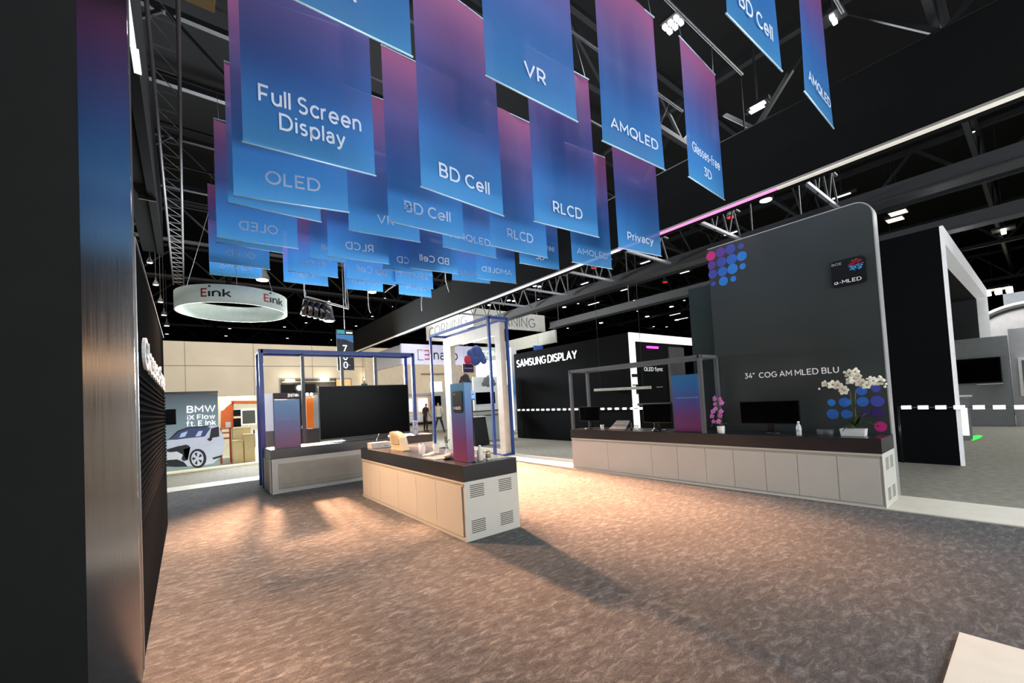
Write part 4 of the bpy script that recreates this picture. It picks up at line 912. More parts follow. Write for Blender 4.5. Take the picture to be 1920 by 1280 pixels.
t = thing('small_bottle', 'small clear bottle at the right foot of the huge television', 'bottle', (4.6, 9.95, .9)); LA('bottle', GLASS, t, (4.6, 9.95, .9), [(.03, 0), (.033, .1), (.012, .14), (.012, .16)], 12)
t = thing('number_stand', 'small white stand with dark figures right of the huge television', 'sign', (4.68, 10.1, .9))
B('card', mat('pale_blue_card', 'B8BCD8', .5), t, 4.6, 4.74, 10.1, 10.12, .9, 1.25)
text('2', INK, t, (4.635, 10.098, 1.12), (1, 0, 0), (0, 0, 1), .07, .09, .03, .002); text('0', INK, t, (4.635, 10.098, .98), (1, 0, 0), (0, 0, 1), .07, .09, .03, .002)

# ------------------------------------------------------------------ neighbouring stand, right: black wall with white letters
t = thing('black_lettered_wall', 'long black wall with white lettering behind the grey tube frame', 'wall panel', (11.3, 11, 0))
B('board', mat('deep_black_board', '0B0C0D', .7, spec=.05), t, 11.27, 11.5, 8.165, 14.12, 0, 3.62)
text('SAMSUNG DISPLAY', GLOW, t, (11.268, 13.92, 3.01), (0, -1, 0), (0, 0, 1), 3.5, .35, .008, .03)
t = thing('white_doorway_frame', 'bright white square doorway frame at the end of the black wall', 'portal frame', (13, 8.2, 0))
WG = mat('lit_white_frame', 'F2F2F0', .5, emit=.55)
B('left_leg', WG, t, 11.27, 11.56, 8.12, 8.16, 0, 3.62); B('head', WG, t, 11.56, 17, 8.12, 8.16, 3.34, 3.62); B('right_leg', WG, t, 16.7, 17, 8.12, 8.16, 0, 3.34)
for z0, z1, n_ in ((2.17, 2.27, 'dark_band'), (1.9, 1.93, 'dark_band')): B(n_, BLACK, t, 11.268, 11.562, 8.112, 8.12, z0, z1)
B('dark_band', BLACK, t, 11.45, 11.562, 8.11, 8.12, 1.62, 1.9)
t = thing('dark_inner_wall', 'dark wall seen through the white doorway frame', 'wall panel', (13, 9.6, 0))
B('board', mat('deep_black_board'), t, 11.55, 17, 9.6, 9.7, 0, 3.6); B('side_board', mat('grey_inner_board', '303234', .5), t, at(1256, 690, 1, 9.5).x, 17, 9.5, 9.6, 0, 3.5)
x0, x1, z0, z1 = YR(1208, 688, 1243, 697, 9.58)
text('OLED Sync', TXT, t, (x0, 9.595, z0), (1, 0, 0), (0, 0, 1), x1-x0, z1-z0, .02, .01)
x0, x1, z0, z1 = YR(1213, 649, 1234, 653, 9.57)
o = B('tube', mat('magenta_tube', 'E040C8', .5, emit=2.2), None, x0, x1, 9.55, 9.6, z0, z1, .01); tag(o, 'short magenta light tube high inside the white doorway', 'lamp'); o.name = 'magenta_light_tube'
# hanging slatted light bar in front of black wall
p, q = at(1115, 731, 0, 10.9), at(1220, 726, 0, 10.9)
t = thing('slatted_bar', 'long pale hanging light bar in front of the black lettered wall', 'light bar', (p+q)/2)
BAR('bar', mat('pale_bar', 'A8A89C', .5), t, [p, q], .06, 4, False)
d = (q-p).normalized()
for k in range(7): BAR('ridge', mat('light_channel'), t, [p+d*(.3+k*.42)+Vector((-.065, 0, 0)), p+d*(.5+k*.42)+Vector((-.065, 0, 0))], .012, 4, False)
for s in (.12, .88): BAR('hanger', TRUSSM, t, [p.lerp(q, s), (p.lerp(q, s).x, p.lerp(q, s).y, 12.99)], .006, 4)
# barrier tape
def tape(label, px, Xf, n, group, wd=.12):
    t = thing('barrier_tape', label, 'barrier tape', at(px[0][0], px[0][1], 0, Xf))
    p, q = at(px[0][0], px[0][1], 0, Xf), at(px[1][0], px[1][1], 0, Xf)
    BAR('strap', mat('grey_strap', '4A4C4C', .6), t, [p, q], .014, 4, False)
    for e in (p, q): BAR('post', BLACK, t, [(e.x, e.y, .02), (e.x, e.y, e.z+.03)], .02, 8)
    for k in range(n):
        c = p.lerp(q, (k+.5)/n); h = (q-p).normalized()*wd
        B('white_plate', GLOW, t, c.x-.022, c.x+.02, min((c-h).y, (c+h).y), max((c-h).y, (c+h).y), c.z-.035, c.z+.035)
tape('dashed black and white barrier tape along the black lettered wall', ((969, 768.5), (1225, 765)), 11.1, 22, None, .07)
tape('dashed barrier tape crossing the plain black wall at the right', ((1684, 763.5), (1935, 763)), 10.95, 7, None, .07)

# ------------------------------------------------------------------ far right: black wall, open frame, grey room
t = thing('plain_black_wall', 'plain tall black wall right of the steel edged charcoal wall', 'wall panel', (11.2, 3, 0))
B('board', mat('deep_black_board'), t, 11.13, 11.3, 1.03, 4.6, 0, 4.45)
t = thing('open_white_frame', 'white edged open box frame receding behind the plain black wall', 'portal frame', (15, 1, 0))
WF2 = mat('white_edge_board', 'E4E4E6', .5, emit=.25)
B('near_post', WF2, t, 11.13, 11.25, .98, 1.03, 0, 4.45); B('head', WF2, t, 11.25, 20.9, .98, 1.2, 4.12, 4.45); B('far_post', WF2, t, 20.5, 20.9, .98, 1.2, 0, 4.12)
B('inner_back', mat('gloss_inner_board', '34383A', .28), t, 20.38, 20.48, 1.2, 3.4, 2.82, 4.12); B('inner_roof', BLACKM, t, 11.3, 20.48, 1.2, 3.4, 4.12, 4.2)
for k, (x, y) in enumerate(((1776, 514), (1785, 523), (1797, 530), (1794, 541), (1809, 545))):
    p = at(x, y, 0, 20.3); lo = LA('lens_or_reflection', LS, t, p, [(.05, 0), (.07, .04), (.05, .08)], 10)  # glowing spots stand for lamp reflections in the glossy inner board
t = thing('grey_back_wall', 'grey rounded wall carrying a black wall screen at the far right', 'wall panel', (20, 1.5, 0))
B('board', mat('mid_grey_board', '84888C', .6), t, 20, 20.3, .62, 3.4, 0, 2.82, .03)
B('shade_board', mat('pale_grey_board', 'B4B4B8', .6), t, 20.1, 20.35, -1.5, .6, 0, 3.0)
o = thing('wall_screen', 'black wall screen on the grey wall at the far right', 'television', (20, 1.2, 1.7))
y0, y1, z0, z1 = XR(1793, 671, 1879, 718, 19.95)
B('housing', BLACK, o, 19.93, 20.0, y0, y1, z0, z1, .01); B('screen', SCREEN, o, 19.925, 19.93, y0+.03, y1-.03, z0+.03, z1-.03); B('shelf_edge', LETTER, o, 19.9, 19.94, y0, y0+.55, z0-.05, z0-.03)
# big round arch
t = thing('round_arch', 'large white round arch rising above the grey wall at the far right', 'arch', (24, -3, 0))
ca = at(1990, 745, 0, 24); r_o = (at(1790, 635, 0, 24)-ca); R_ = 0
def arc(name, m, r0, r1, X, seg=40, lo=0, hi=math.pi):
    bm = bmesh.new(); prev = None
    for k in range(seg+1):
        a = lo+(hi-lo)*k/seg
        row = [bm.verts.new((XX, CY+r*math.cos(a), CZ+r*math.sin(a))) for XX in (X, X+.5) for r in (r0, r1)]
        if prev:
            for f in ((0, 1), (1, 3), (3, 2), (2, 0)): bm.faces.new((prev[f[0]], prev[f[1]], row[f[1]], row[f[0]]))
        prev = row
    return obj(name, bm, m, t, True)
# circle through three outer points of the arch
def circ(a, b_, c):
    ax, ay, bx_, by, cx, cy = a[0], a[1], b_[0], b_[1], c[0], c[1]; d = 2*(ax*(by-cy)+bx_*(cy-ay)+cx*(ay-by))
    ux = ((ax*ax+ay*ay)*(by-cy)+(bx_*bx_+by*by)*(cy-ay)+(cx*cx+cy*cy)*(ay-by))/d
    uy = ((ax*ax+ay*ay)*(cx-bx_)+(bx_*bx_+by*by)*(ax-cx)+(cx*cx+cy*cy)*(bx_-ax))/d
    return ux, uy, math.hypot(ax-ux, ay-uy)
pp = [at(x, y, 0, 24) for x, y in ((1793, 635), (1846, 588), (1919, 564))]
CY, CZ, RO = circ(*[(p.y, p.z) for p in pp])
arc('outer_band', mat('cream_band', 'E4E2D2', .6, emit=.1), RO*.945, RO, 24); arc('dark_band', mat('grey_band', '4E5052', .6), RO*.9, RO*.945, 24.02)
arc('inner_disc', mat('pale_disc', 'A6A2A2', .7), 0.02, RO*.9, 24.1)
y0, y1, z0, z1 = XR(1884, 543, 1990, 640, 27)
o = B('board', mat('white_edge_board2', 'C0C4CA', .6), None, 27, 27.3, y0-4, y1, 0, z1); o.name = 'pale_high_wall'; tag(o, 'pale high wall behind the round arch at the right edge', 'wall panel')
y0, y1, z0, z1 = XR(1911, 668, 1980, 742, 19.9)
t = thing('white_framed_opening', 'white framed opening cut by the right edge of the photo', 'window frame', (20, y1, z0)); B('frame', LETTER, t, 19.96, 20.09, y0-.8, y1, z0, z1, .01); B('pane', mat('dim_pane', '6A7078', .3), t, 19.94, 19.965, y0-.8, y1-.07, z0+.08, z1-.08)
t = thing('light_post', 'short grey post with a white light panel beside the white edged frame', 'post', (15.7, 1.25, 0))
B('column', mat('mid_grey_board'), t, 15.6, 15.75, 1.2, 1.45, 0, 1.1); B('light_panel', GLOW, t, 15.59, 15.6, 1.24, 1.36, .12, .85); B('cap', LETTER, t, 15.55, 15.8, 1.15, 1.5, 1.1, 1.14)
p = at(1830, 821, 2, .004); GL = mat('green_light_pool', '3CF050', .5, emit=.8)
o = poly('floor_light_patch', GL, None, [at(x, y, 2, .006) for x, y in ((1815, 823), (1822, 818), (1834, 816), (1843, 817.5), (1836, 822), (1824, 826))], (0, 0, 1), .01); tag(o, 'pool of green light, a glowing sheet painted on the floor at the far right', 'light pool')  # light falling on the floor, built as a thin glowing sheet

# ------------------------------------------------------------------ back right: white ring fascia stand
CY0 = 15.0
x0, x1 = 9.83, 14.05
t = thing('white_fascia_sign', 'white suspended rectangular fascia with thin grey lettering', 'sign', (x0, CY0, 4.9))
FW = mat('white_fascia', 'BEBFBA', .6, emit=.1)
B('front_fascia', FW, t, x0, x1, CY0, CY0+.12, 4.93, 5.72); B('side_fascia', FW, t, x0, x0+.12, CY0+.12, 19.45, 4.93, 5.70)
B('far_fascia', FW, t, x0+.12, 14.4, 19.33, 19.45, 4.93, 5.68)
GL2 = mat('grey_serif_letter', '6A6E6C', .6)
def serif(word, org, U, wd, ht):
    text(word, GL2, t, org, U, (0, 0, 1), wd, ht, -.018, .01)
    bm = bmesh.new(); U = Vector(U); N_ = U.cross(Vector((0, 0, 1)))
    n_ = len(word); k = 0
    for i, ch in enumerate(word):
        if ch in 'NIR':
            for f in ((i+.18)/n_, (i+.82)/n_) if ch != 'I' else ((i+.45)/n_,):
                for z in (.0, ht-.012):
                    c = Vector(org)+U*(f*wd)+Vector((0, 0, z))+N_*.005; h = .05
                    a_, b2 = c-U*h, c+U*h
                    bar(bm, a_+Vector((0, 0, .006)), b2+Vector((0, 0, .006)), .008, seg=4)
    obj('letter_serif', bm, GL2, t)
serif('CORNING', (10.52, CY0-.004, 5.05), (1, 0, 0), 2.88, .47)
serif('CORNING', (x0-.004, 19.1, 5.03), (0, -1, 0), 3.6, .5)
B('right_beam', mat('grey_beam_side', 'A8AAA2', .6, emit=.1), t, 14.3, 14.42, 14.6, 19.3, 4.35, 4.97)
for X in (10.2, 13.6): BAR('cable', ALU, t, [(X, CY0+.06, 5.7), (X, CY0+.06, 12.99)], .01, 5)
x0_, x1_, z0_, z1_ = YR(1000, 648, 1016, 657, 15.5)
o = B('blue_bubble_sign', mat('blue_bubble', '28509A', .5, emit=.3), None, x0_, x1_, 15.4, 15.5, z0_, z1_, .03); BAR('sign_cord', ALU, o, [((x0_+x1_)/2, 15.45, z1_), ((x0_+x1_)/2, 15.45, 12.99)], .006, 5); tag(o, 'tiny blue sign hung under the grey beam, left of the black wall lettering', 'sign')
# inner parts of that stand
t = thing('small_fascia', 'small pale inner fascia board with white lettering inside the portal', 'sign', (11, 16, 3))
x0, x1, z0, z1 = YR(893, 651, 958, 674, 16)
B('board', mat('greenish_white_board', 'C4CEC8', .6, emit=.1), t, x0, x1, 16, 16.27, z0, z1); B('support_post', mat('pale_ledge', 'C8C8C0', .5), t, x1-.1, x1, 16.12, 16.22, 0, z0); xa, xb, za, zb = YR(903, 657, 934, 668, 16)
text('CORNING', GLOW, t, (xa, 15.99, za), (1, 0, 0), (0, 0, 1), xb-xa+.35, zb-za, .01, .01)
t = thing('lit_white_wall', 'glaring white lit wall seen through the cream portal', 'light wall', (12, 16.3, 0))
x0, x1, z0, z1 = YR(897, 675, 968, 805, 16.3)
LITW = mat('backlit_white', 'FFFFFF', .5, emit=.95)
B('upper_panel', LITW, t, x0, x1, 16.3, 16.4, at(920, 722, 1, 16.3).z, z1); B('lower_board', mat('pale_green_board', 'B8C4BC', .6, emit=.12), t, x0, x1, 16.25, 16.4, 0.02, at(920, 722, 1, 16.3).z)
t = thing('blue_lit_column', 'thin white and blue lit panel edge left of the black lettered wall', 'light wall', (10, 14, 0))
x0, x1, z0, z1 = YR(956, 652, 972, 806, 14.4)
B('board', grad_mat('blue_white_print', [(0, 'F4F4F8'), (.3, 'E8EEF8'), (.45, '4A9CE0'), (.6, '8CC4F0'), (.75, 'F4F4F8')], rough=.5), t, x0, x1, 14.4, 14.5, z0, z1)
B('backlight', LITW, t, x0, x0+.16, 14.38, 14.4, z0, z1)
for (pts, mm, l, Y) in ((((868, 681), (888, 697)), mat('plum_print', '3A1A34', .5), 'small dark plum sign under the red and blue cloud', 14.25),):
    x0, x1, z0, z1 = YR(868, 682, 888, 698, Y); t = thing('plum_sign', l, 'sign', (x0, Y, z0)); B('board', mm, t, x0, x1, Y, Y+.03, z0, z1)
    B('print_line', mat('pale_print'), t, x0+.05, x1-.05, Y-.004, Y, (z0+z1)/2-.02, (z0+z1)/2+.015); BAR('cord', ALU, t, [((x0+x1)/2, Y, z1), ((x0+x1)/2, Y, 12.99)], .005, 5)
def cloud(label, cx, cy, w_, h_, Y, m, group=None):
    c = at(cx, cy, 1, Y); u = at(cx+1, cy, 1, Y).x-c.x
    t = thing('cloud_pendant', label, 'pendant', c)
    for k, (dx, dz, r) in enumerate(((-.38, -.18, .2), (-.16, .08, .26), (.08, .22, .3), (.28, 0, .24), (.42, -.2, .16), (0, -.12, .3))):
        bm = bmesh.new(); bmesh.ops.create_icosphere(bm, subdivisions=2, radius=r*w_*u)
        for v in bm.verts: v.co.y *= .5; v.co.z *= h_/w_*1.55
        bmesh.ops.translate(bm, verts=bm.verts, vec=c+Vector((dx*w_*u, (k % 2)*.03, dz*h_*u*1.3))); obj('lobe', bm, m if not isinstance(m, tuple) else (m[0] if dx < -.2 else m[1]), t, True)
    BAR('cord', ALU, t, [c, (c.x, c.y, 12.99)], .005, 5)
cloud('red and blue cloud pendant inside the portal', 891, 668, 37, 24, 13.8, (mat('cloud_red', 'B83050', .6), mat('cloud_blue', '3A5498', .6)))
cloud('dark cloud pendant just above the display pillar', 872, 712, 20, 14, 13.0, mat('cloud_dark', '3C3C44', .7))
cloud('grey cloud pendant above the desk screen', 916, 715, 24, 14, 13.8, mat('cloud_grey', '767C7C', .7))
t = thing('desk_unit', 'white desk unit with a black monitor and a black rimmed ledge', 'desk', (10.4, 13.4, 0))
x0, x1, z0, z1 = YR(888, 706, 934, 768, 14.6)
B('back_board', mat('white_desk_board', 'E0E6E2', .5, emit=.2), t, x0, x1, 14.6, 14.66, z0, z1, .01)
xa, xb, za, zb = YR(893, 735, 928, 757, 14.55); B('monitor_screen', SCREEN, t, xa, xb, 14.53, 14.6, za, zb, .01)
xa, xb, za, zb = YR(882, 769, 937, 779, 14.4)
B('ledge', mat('pale_ledge', 'C8C8C0', .5), t, xa, xb, 14.2, 14.6, za+.03, zb-.03, .02); B('rim', BLACK, t, xa-.02, xb+.02, 14.18, 14.62, za, za+.035, .012); B('rim', BLACK, t, xa-.02, xb+.02, 14.18, 14.62, zb-.035, zb, .012)
B('leg_board', mat('pale_green_board'), t, xa+.2, xb-.1, 14.35, 14.5, .02, za)
t = thing('black_podium', 'tapering black podium standing inside the portal', 'podium', (9, 13, 0))
b0, b1 = at(891, 837, 2, 0), at(919, 837, 2, 0); zt = at(897, 782, 1, b0.y).z; x0, x1 = at(887, 782, 1, b0.y).x, at(910, 782, 1, b0.y).x
poly('column', mat('podium_black', '26282A', .5), t, [(b0.x, b0.y, 0.02), (at(919, 837, 1, b0.y).x, b0.y, 0.02), (x1, b0.y, zt), (x0, b0.y, zt)], (0, 1, 0), .35)
B('top_tray', mat('pale_ledge'), t, x0-.05, x1+.1, b0.y-.05, b0.y+.4, zt, zt+.03, .005)
t = thing('info_tablet', 'small lit blue and white tablet right of the display pillar', 'tablet', (9.5, 13, 1.4)); x0, x1, z0, z1 = YR(878, 732, 890, 750, 12.9)
B('screen', mat('lit_blue_print', '8FB4F0', .5, emit=.7), t, x0, x1, 12.9, 12.93, z0+.06, z1); B('lower_screen', mat('lit_deep_blue', '2A6CC8', .5, emit=.5), t, x0, x1, 12.9, 12.93, z0, z0+.06)
text('2UP', INK, t, (x0+.03, 12.895, (z0+z1)/2), (1, 0, 0), (0, 0, 1), x1-x0-.06, .07, .02, .003); B('pole', BLACK, t, (x0+x1)/2-.03, (x0+x1)/2+.03, 12.91, 12.96, .0, z0)

# ------------------------------------------------------------------ C3nano stand
Y3 = 20.0
t = thing('violet_fascia_stand', 'white violet tinted fascia box with a broken box logo and nano lettering', 'sign', (8.7, Y3, 3.7))
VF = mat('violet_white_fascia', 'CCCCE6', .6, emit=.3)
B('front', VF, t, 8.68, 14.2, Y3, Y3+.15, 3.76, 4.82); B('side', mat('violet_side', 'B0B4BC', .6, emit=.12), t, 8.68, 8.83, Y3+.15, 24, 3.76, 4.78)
for X in (8.72, 14.0): B('support_post', mat('violet_side'), t, X, X+.1, 23.8, 23.9, 0, 3.76)
z0, h_ = 4.07, .42
RM = mat('crimson_logo', 'C03060', .5)
def px3(x): return at(x, 667, 1, Y3).x
GG = mat('grey_logo', '9A9C9C', .5)
xa, xb, zz0, zz1 = YR(783, 655, 794, 675, Y3)
for (a, b_, c, d) in ((xa, xb, zz1-.04, zz1), (xa, xb, zz0, zz0+.04), (xa, xa+.05, zz0, zz1)): B('logo_bracket', GG, t, a, b_, Y3-.02, Y3, c, d)
xa, xb, zz0, zz1 = YR(796, 656, 806, 674, Y3)
for z in (zz0, (zz0+zz1)/2-.03, zz1-.06): B('logo_stroke', RM, t, xa, xb, Y3-.02, Y3, z, z+.06)
B('logo_stroke', RM, t, xb-.06, xb, Y3-.02, Y3, zz0, zz1)
xa, xb, zz0, zz1 = YR(813, 661, 858, 675, Y3)
text('nano', INK, t, (xa, Y3-.01, zz0), (1, 0, 0), (0, 0, 1), xb-xa, zz1-zz0, .0, .01)
t = thing('cream_booth_wall', 'cream wall with lit niches under the violet tinted fascia', 'wall panel', (10, 24.5, 0))
B('board', mat('warm_cream_wall', 'DCCDB4', .7, emit=.06), t, 8.4, 19, 24.6, 24.8, 0, 4.6)
LV = mat('lavender_trim', 'B8B0C8', .6)
for (a, b_, c, d, m_, n_) in ((768, 737, 812, 741, LV, 'lintel'), (768, 748, 778, 771, LITW, 'niche_light'), (786, 747, 802, 771, LITW, 'niche_light'), (806, 750, 812, 766, mat('blush_poster', 'D8B0A8', .5), 'poster'), (768, 778, 812, 790, LETTER, 'low_shelf'), (768, 792, 812, 796, BLACK, 'shelf_gap'), (790, 700, 835, 701, SEAM, 'panel_line')):
    x0, x1, z0, z1 = YR(a, b_, c, d, 24.5); B(n_, m_, t, x0, x1, 24.5, 24.6, max(z0, .02), z1)
t = thing('white_lit_cube', 'bright white lit box sign on a grey stand between the blue posts', 'display stand', (11.6, 19, 0))
x0, x1, z0, z1 = YR(811, 715, 829, 734, 23.5); B('light_box', LITW, t, x0, x1, 23.5, 23.8, z0, z1); B('column', mat('pale_ledge'), t, x0+.02, x1+.2, 23.52, 23.8, 0, z0)
x0, x1, z0, z1 = YR(813, 742, 827, 760, 23.48); B('dark_screen', SCREEN, t, x0, x1, 23.48, 23.52, z0, z1)

# ------------------------------------------------------------------ back left stand
t = thing('car_backdrop', 'large lit backdrop picturing a pale car below white lettering', 'display wall', (0, 16.5, 0))
Y = 16.5
def q2(x, y, dy=0): v = at(x, y, 1, Y); return (v.x, Y+dy, v.z)
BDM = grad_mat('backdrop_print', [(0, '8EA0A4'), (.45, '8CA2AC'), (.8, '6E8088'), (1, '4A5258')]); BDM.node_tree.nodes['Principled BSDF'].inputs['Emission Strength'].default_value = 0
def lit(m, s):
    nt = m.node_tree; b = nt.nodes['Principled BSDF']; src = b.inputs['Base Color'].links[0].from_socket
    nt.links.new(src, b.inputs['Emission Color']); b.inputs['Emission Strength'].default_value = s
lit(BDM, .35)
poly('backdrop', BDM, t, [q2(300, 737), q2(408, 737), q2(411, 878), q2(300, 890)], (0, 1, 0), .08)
B('top_rail', BLACK, t, at(300, 737, 1, Y).x-.5, at(408.5, 737, 1, Y).x, Y-.03, Y+.1, at(350, 738, 1, Y).z, at(350, 734, 1, Y).z)
LWH = mat('lit_white_print', 'FFFFFF', .5, emit=.8)
for wd, a, b_, c, d in (('BMW', 350, 759, 404, 773.5), ('iX Flow', 351, 776.5, 403.5, 786.5), ('ft. E Ink', 350, 787.5, 405, 798)):
    xa, xb, za, zb = YR(a, b_, c, d, Y); text(wd, LWH, t, (xa, Y-.015, za), (1, 0, 0), (0, 0, 1), xb-xa, zb-za, .015, .01)
# picture of the car: flat print layers
cw = mat('car_print_white', 'C8D0E0', .4, emit=.4); cb = mat('car_print_dark', '20242C', .4); cg = mat('car_print_glass', '3E4E80', .4, emit=.2); cgl = mat('car_print_glint', 'B8CCF0', .4, emit=.4)
car = poly('car_picture', cw, t, [q2(x, y, -.02) for x, y in ((313, 826), (322, 817), (334, 807), (352, 801), (380, 798), (409, 797.5), (418, 816), (421, 832), (417, 852), (400, 868), (380, 872), (345, 874), (313, 873))], (0, -1, 0), .01)
poly('windscreen_print', cg, car, [q2(x, y, -.035) for x, y in ((317, 824), (334, 809), (352, 803), (384, 800), (395, 801.5), (384, 818), (352, 821), (330, 824))], (0, -1, 0), .006)
poly('window_print', cb, car, [q2(x, y, -.035) for x, y in ((396, 803), (410, 799), (411, 818), (400, 820), (392, 824))], (0, -1, 0), .006)
poly('glint_print', cgl, car, [q2(x, y, -.045) for x, y in ((340, 812), (352, 808), (347, 818), (336, 820))], (0, -1, 0), .004)
poly('glint_print', cgl, car, [q2(x, y, -.045) for x, y in ((372, 808), (380, 807), (376, 817), (366, 818))], (0, -1, 0), .004)
poly('mirror_print', cb, car, [q2(x, y, -.045) for x, y in ((388, 823), (396, 818), (398, 824), (393, 827))], (0, -1, 0), .006)
poly('hood_print', cb, car, [q2(x, y, -.035) for x, y in ((313, 842), (334, 836), (350, 834), (357, 838), (344, 842), (346, 856), (352, 862), (344, 864), (330, 850), (313, 846))], (0, -1, 0), .006)
poly('splitter_print', cb, car, [q2(x, y, -.035) for x, y in ((313, 862), (330, 860), (345, 866), (352, 874), (330, 875), (313, 874))], (0, -1, 0), .006)
def dsc(name, m, cx, cy, rx, ry, dy, n=20): poly(name, m, car, [q2(cx+rx*math.cos(2*math.pi*i/n), cy+ry*math.sin(2*math.pi*i/n), dy) for i in range(n)], (0, -1, 0), .006)
poly('roof_line_print', cb, car, [q2(x, y, -.045) for x, y in ((313, 826), (333, 807), (352, 800.5), (392, 797.5), (392, 800), (353, 803), (335, 810), (318, 824))], (0, -1, 0), .005)
poly('grille_print', mat('car_print_grille', 'D4DAE4', .4, emit=.35), car, [q2(x, y, -.05) for x, y in ((313, 848), (332, 846), (343, 852), (340, 860), (313, 862))], (0, -1, 0), .005)
poly('lamp_print', cb, car, [q2(x, y, -.05) for x, y in ((336, 836), (349, 833), (356, 836), (345, 839))], (0, -1, 0), .005)
dsc('tyre_print', cb, 371, 859, 16, 18, -.045); dsc('rim_print', cw, 370, 859, 11.5, 14, -.055)
for k in range(5):
    a = 2*math.pi*k/5+.6; poly('spoke_gap_print', cb, car, [q2(370+r*math.cos(a+d), 859+1.2*r*math.sin(a+d), -.065) for r, d in ((3, -.1), (9.5, -.28), (9.5, .28), (3, .1))], (0, -1, 0), .004)
poly('sill_print', cb, car, [q2(x, y, -.045) for x, y in ((398, 858), (418, 852), (415, 856), (400, 861))], (0, -1, 0), .006)
x0, x1, z0, z1 = YR(308, 767, 330, 796, 16.2)
t = thing('dark_side_screen', 'small black screen at the left edge of the car backdrop', 'television', (x0, 16.2, z0)); B('screen', SCREEN, t, x0-.1, x1, 16.2, 16.26, z0, z1)
B('bracket', BLACK, t, x0, x1, 16.26, 16.45, z0+.1, z0+.2)
o = B('bright_plinth', mat('lit_cream_edge', 'F0ECC8', .5, emit=.5), None, -1.2, at(487, 868, 1, 16.3).x, 16.1, 16.46, 0, .05, .005); o.name = 'lit_plinth_edge'; tag(o, 'thin bright lit plinth edge under the car backdrop', 'plinth')
# open booth with orange unit, boxes
t = thing('cream_storage_room', 'pale open room behind the orange machine, right of the car backdrop', 'wall panel', (2.5, 19, 0))
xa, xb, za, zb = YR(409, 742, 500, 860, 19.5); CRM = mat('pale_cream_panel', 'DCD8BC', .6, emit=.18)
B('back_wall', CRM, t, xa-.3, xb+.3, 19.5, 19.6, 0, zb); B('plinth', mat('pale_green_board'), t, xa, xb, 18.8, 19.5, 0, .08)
for x, y in ((430, 747), (462, 748)):
    p = at(x, y, 1, 19.2); B('track_lamp', LB, t, p.x-.1, p.x+.12, 19.1, 19.3, p.z-.04, p.z+.06)
t = thing('orange_machine', 'big orange cabinet beside the car backdrop', 'machine', (1.8, 18, 0))
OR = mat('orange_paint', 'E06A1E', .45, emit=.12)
Y = 18.0
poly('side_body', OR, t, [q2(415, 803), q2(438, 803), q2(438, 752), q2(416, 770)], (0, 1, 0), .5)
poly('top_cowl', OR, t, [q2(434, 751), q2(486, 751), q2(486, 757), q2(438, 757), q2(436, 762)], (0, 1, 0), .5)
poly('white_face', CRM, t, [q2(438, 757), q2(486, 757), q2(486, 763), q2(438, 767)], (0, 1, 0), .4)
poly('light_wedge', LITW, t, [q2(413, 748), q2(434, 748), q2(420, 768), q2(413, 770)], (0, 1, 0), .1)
for a, b_, c, d in ((438, 768, 452, 780), (438, 784, 452, 800)): 
    x0, x1, z0, z1 = YR(a, b_, c, d, 17.95); B('dark_opening', BLACKM, t, x0, x1, 17.95, 18.0, z0, z1)
x0, x1, z0, z1 = YR(423, 791, 433, 801, 17.96); B('white_label', LETTER, t, x0, x1, 17.96, 18.0, z0, z1)
x0, x1, z0, z1 = YR(452, 767, 481, 796, 17.9)
t = thing('framed_board', 'white framed dark notice board beside the orange cabinet', 'board', (x0, 17.9, z0)); B('frame', LWH, t, x0, x1, 17.9, 17.94, z0, z1); B('face', mat('chalk_dark', '5A6058', .6), t, x0+.04, x1-.04, 17.88, 17.9, z0+.04, z1-.04)
text('ZIGZAG', mat('pale_print2', 'C8CCC0', .6), t, (x0+.1, 17.875, z0+.3), (1, 0, 0), (0, 0, 1), x1-x0-.2, .12, .01, .003) if False else None
B('base_post', CRM, t, (x0+x1)/2-.05, (x0+x1)/2+.05, 17.95, 18.1, 0, z0)
for (a, b_, c, d, Yb, l) in ((437, 804, 470, 828, 17.25, 'large tan crate in front of the orange cabinet'), (437, 828, 456, 845, 16.75, 'small tan crate lowest in front of the orange cabinet'), (458, 816, 478, 842, 16.75, 'pale crate right of the tan crates')):
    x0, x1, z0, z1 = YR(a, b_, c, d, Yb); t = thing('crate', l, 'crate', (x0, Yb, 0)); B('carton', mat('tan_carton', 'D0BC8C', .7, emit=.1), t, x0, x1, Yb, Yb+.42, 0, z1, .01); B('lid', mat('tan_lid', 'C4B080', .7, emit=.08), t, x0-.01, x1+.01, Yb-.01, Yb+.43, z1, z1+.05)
x0, x1, z0, z1 = YR(413, 802, 434, 823, 17.4)
t = thing('red_cart', 'red framed low cart under the orange cabinet', 'cart', (x0, 17.4, 0))
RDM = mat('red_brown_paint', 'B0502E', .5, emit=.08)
for z in (z0, (z0+z1)/2, z1-.04): B('shelf', RDM, t, x0, x1, 17.4, 17.8, z, z+.04)
for a in (x0, x1-.04):
    for b_ in (17.4, 17.76): B('leg', RDM, t, a, a+.04, b_, b_+.04, 0, z1)
x0, x1, z0, z1 = YR(474, 806, 486, 868, 16.9)
t = thing('white_panel_post', 'narrow white printed panel behind the left blue posts', 'panel', (x0, 16.9, 0)); B('board', LWH, t, x0, x1, 16.9, 16.95, .02, z1)
B('print_blot', GREYF, t, x0+.02, x0+.08, 16.89, 16.9, .5, 1.1)
x0, x1, z0, z1 = YR(498, 738, 514, 840, 12.9)
t = thing('white_scribble_panel', 'white panel with dark speckled drips left of the small gradient panel', 'panel', (x0, 12.9, 0))
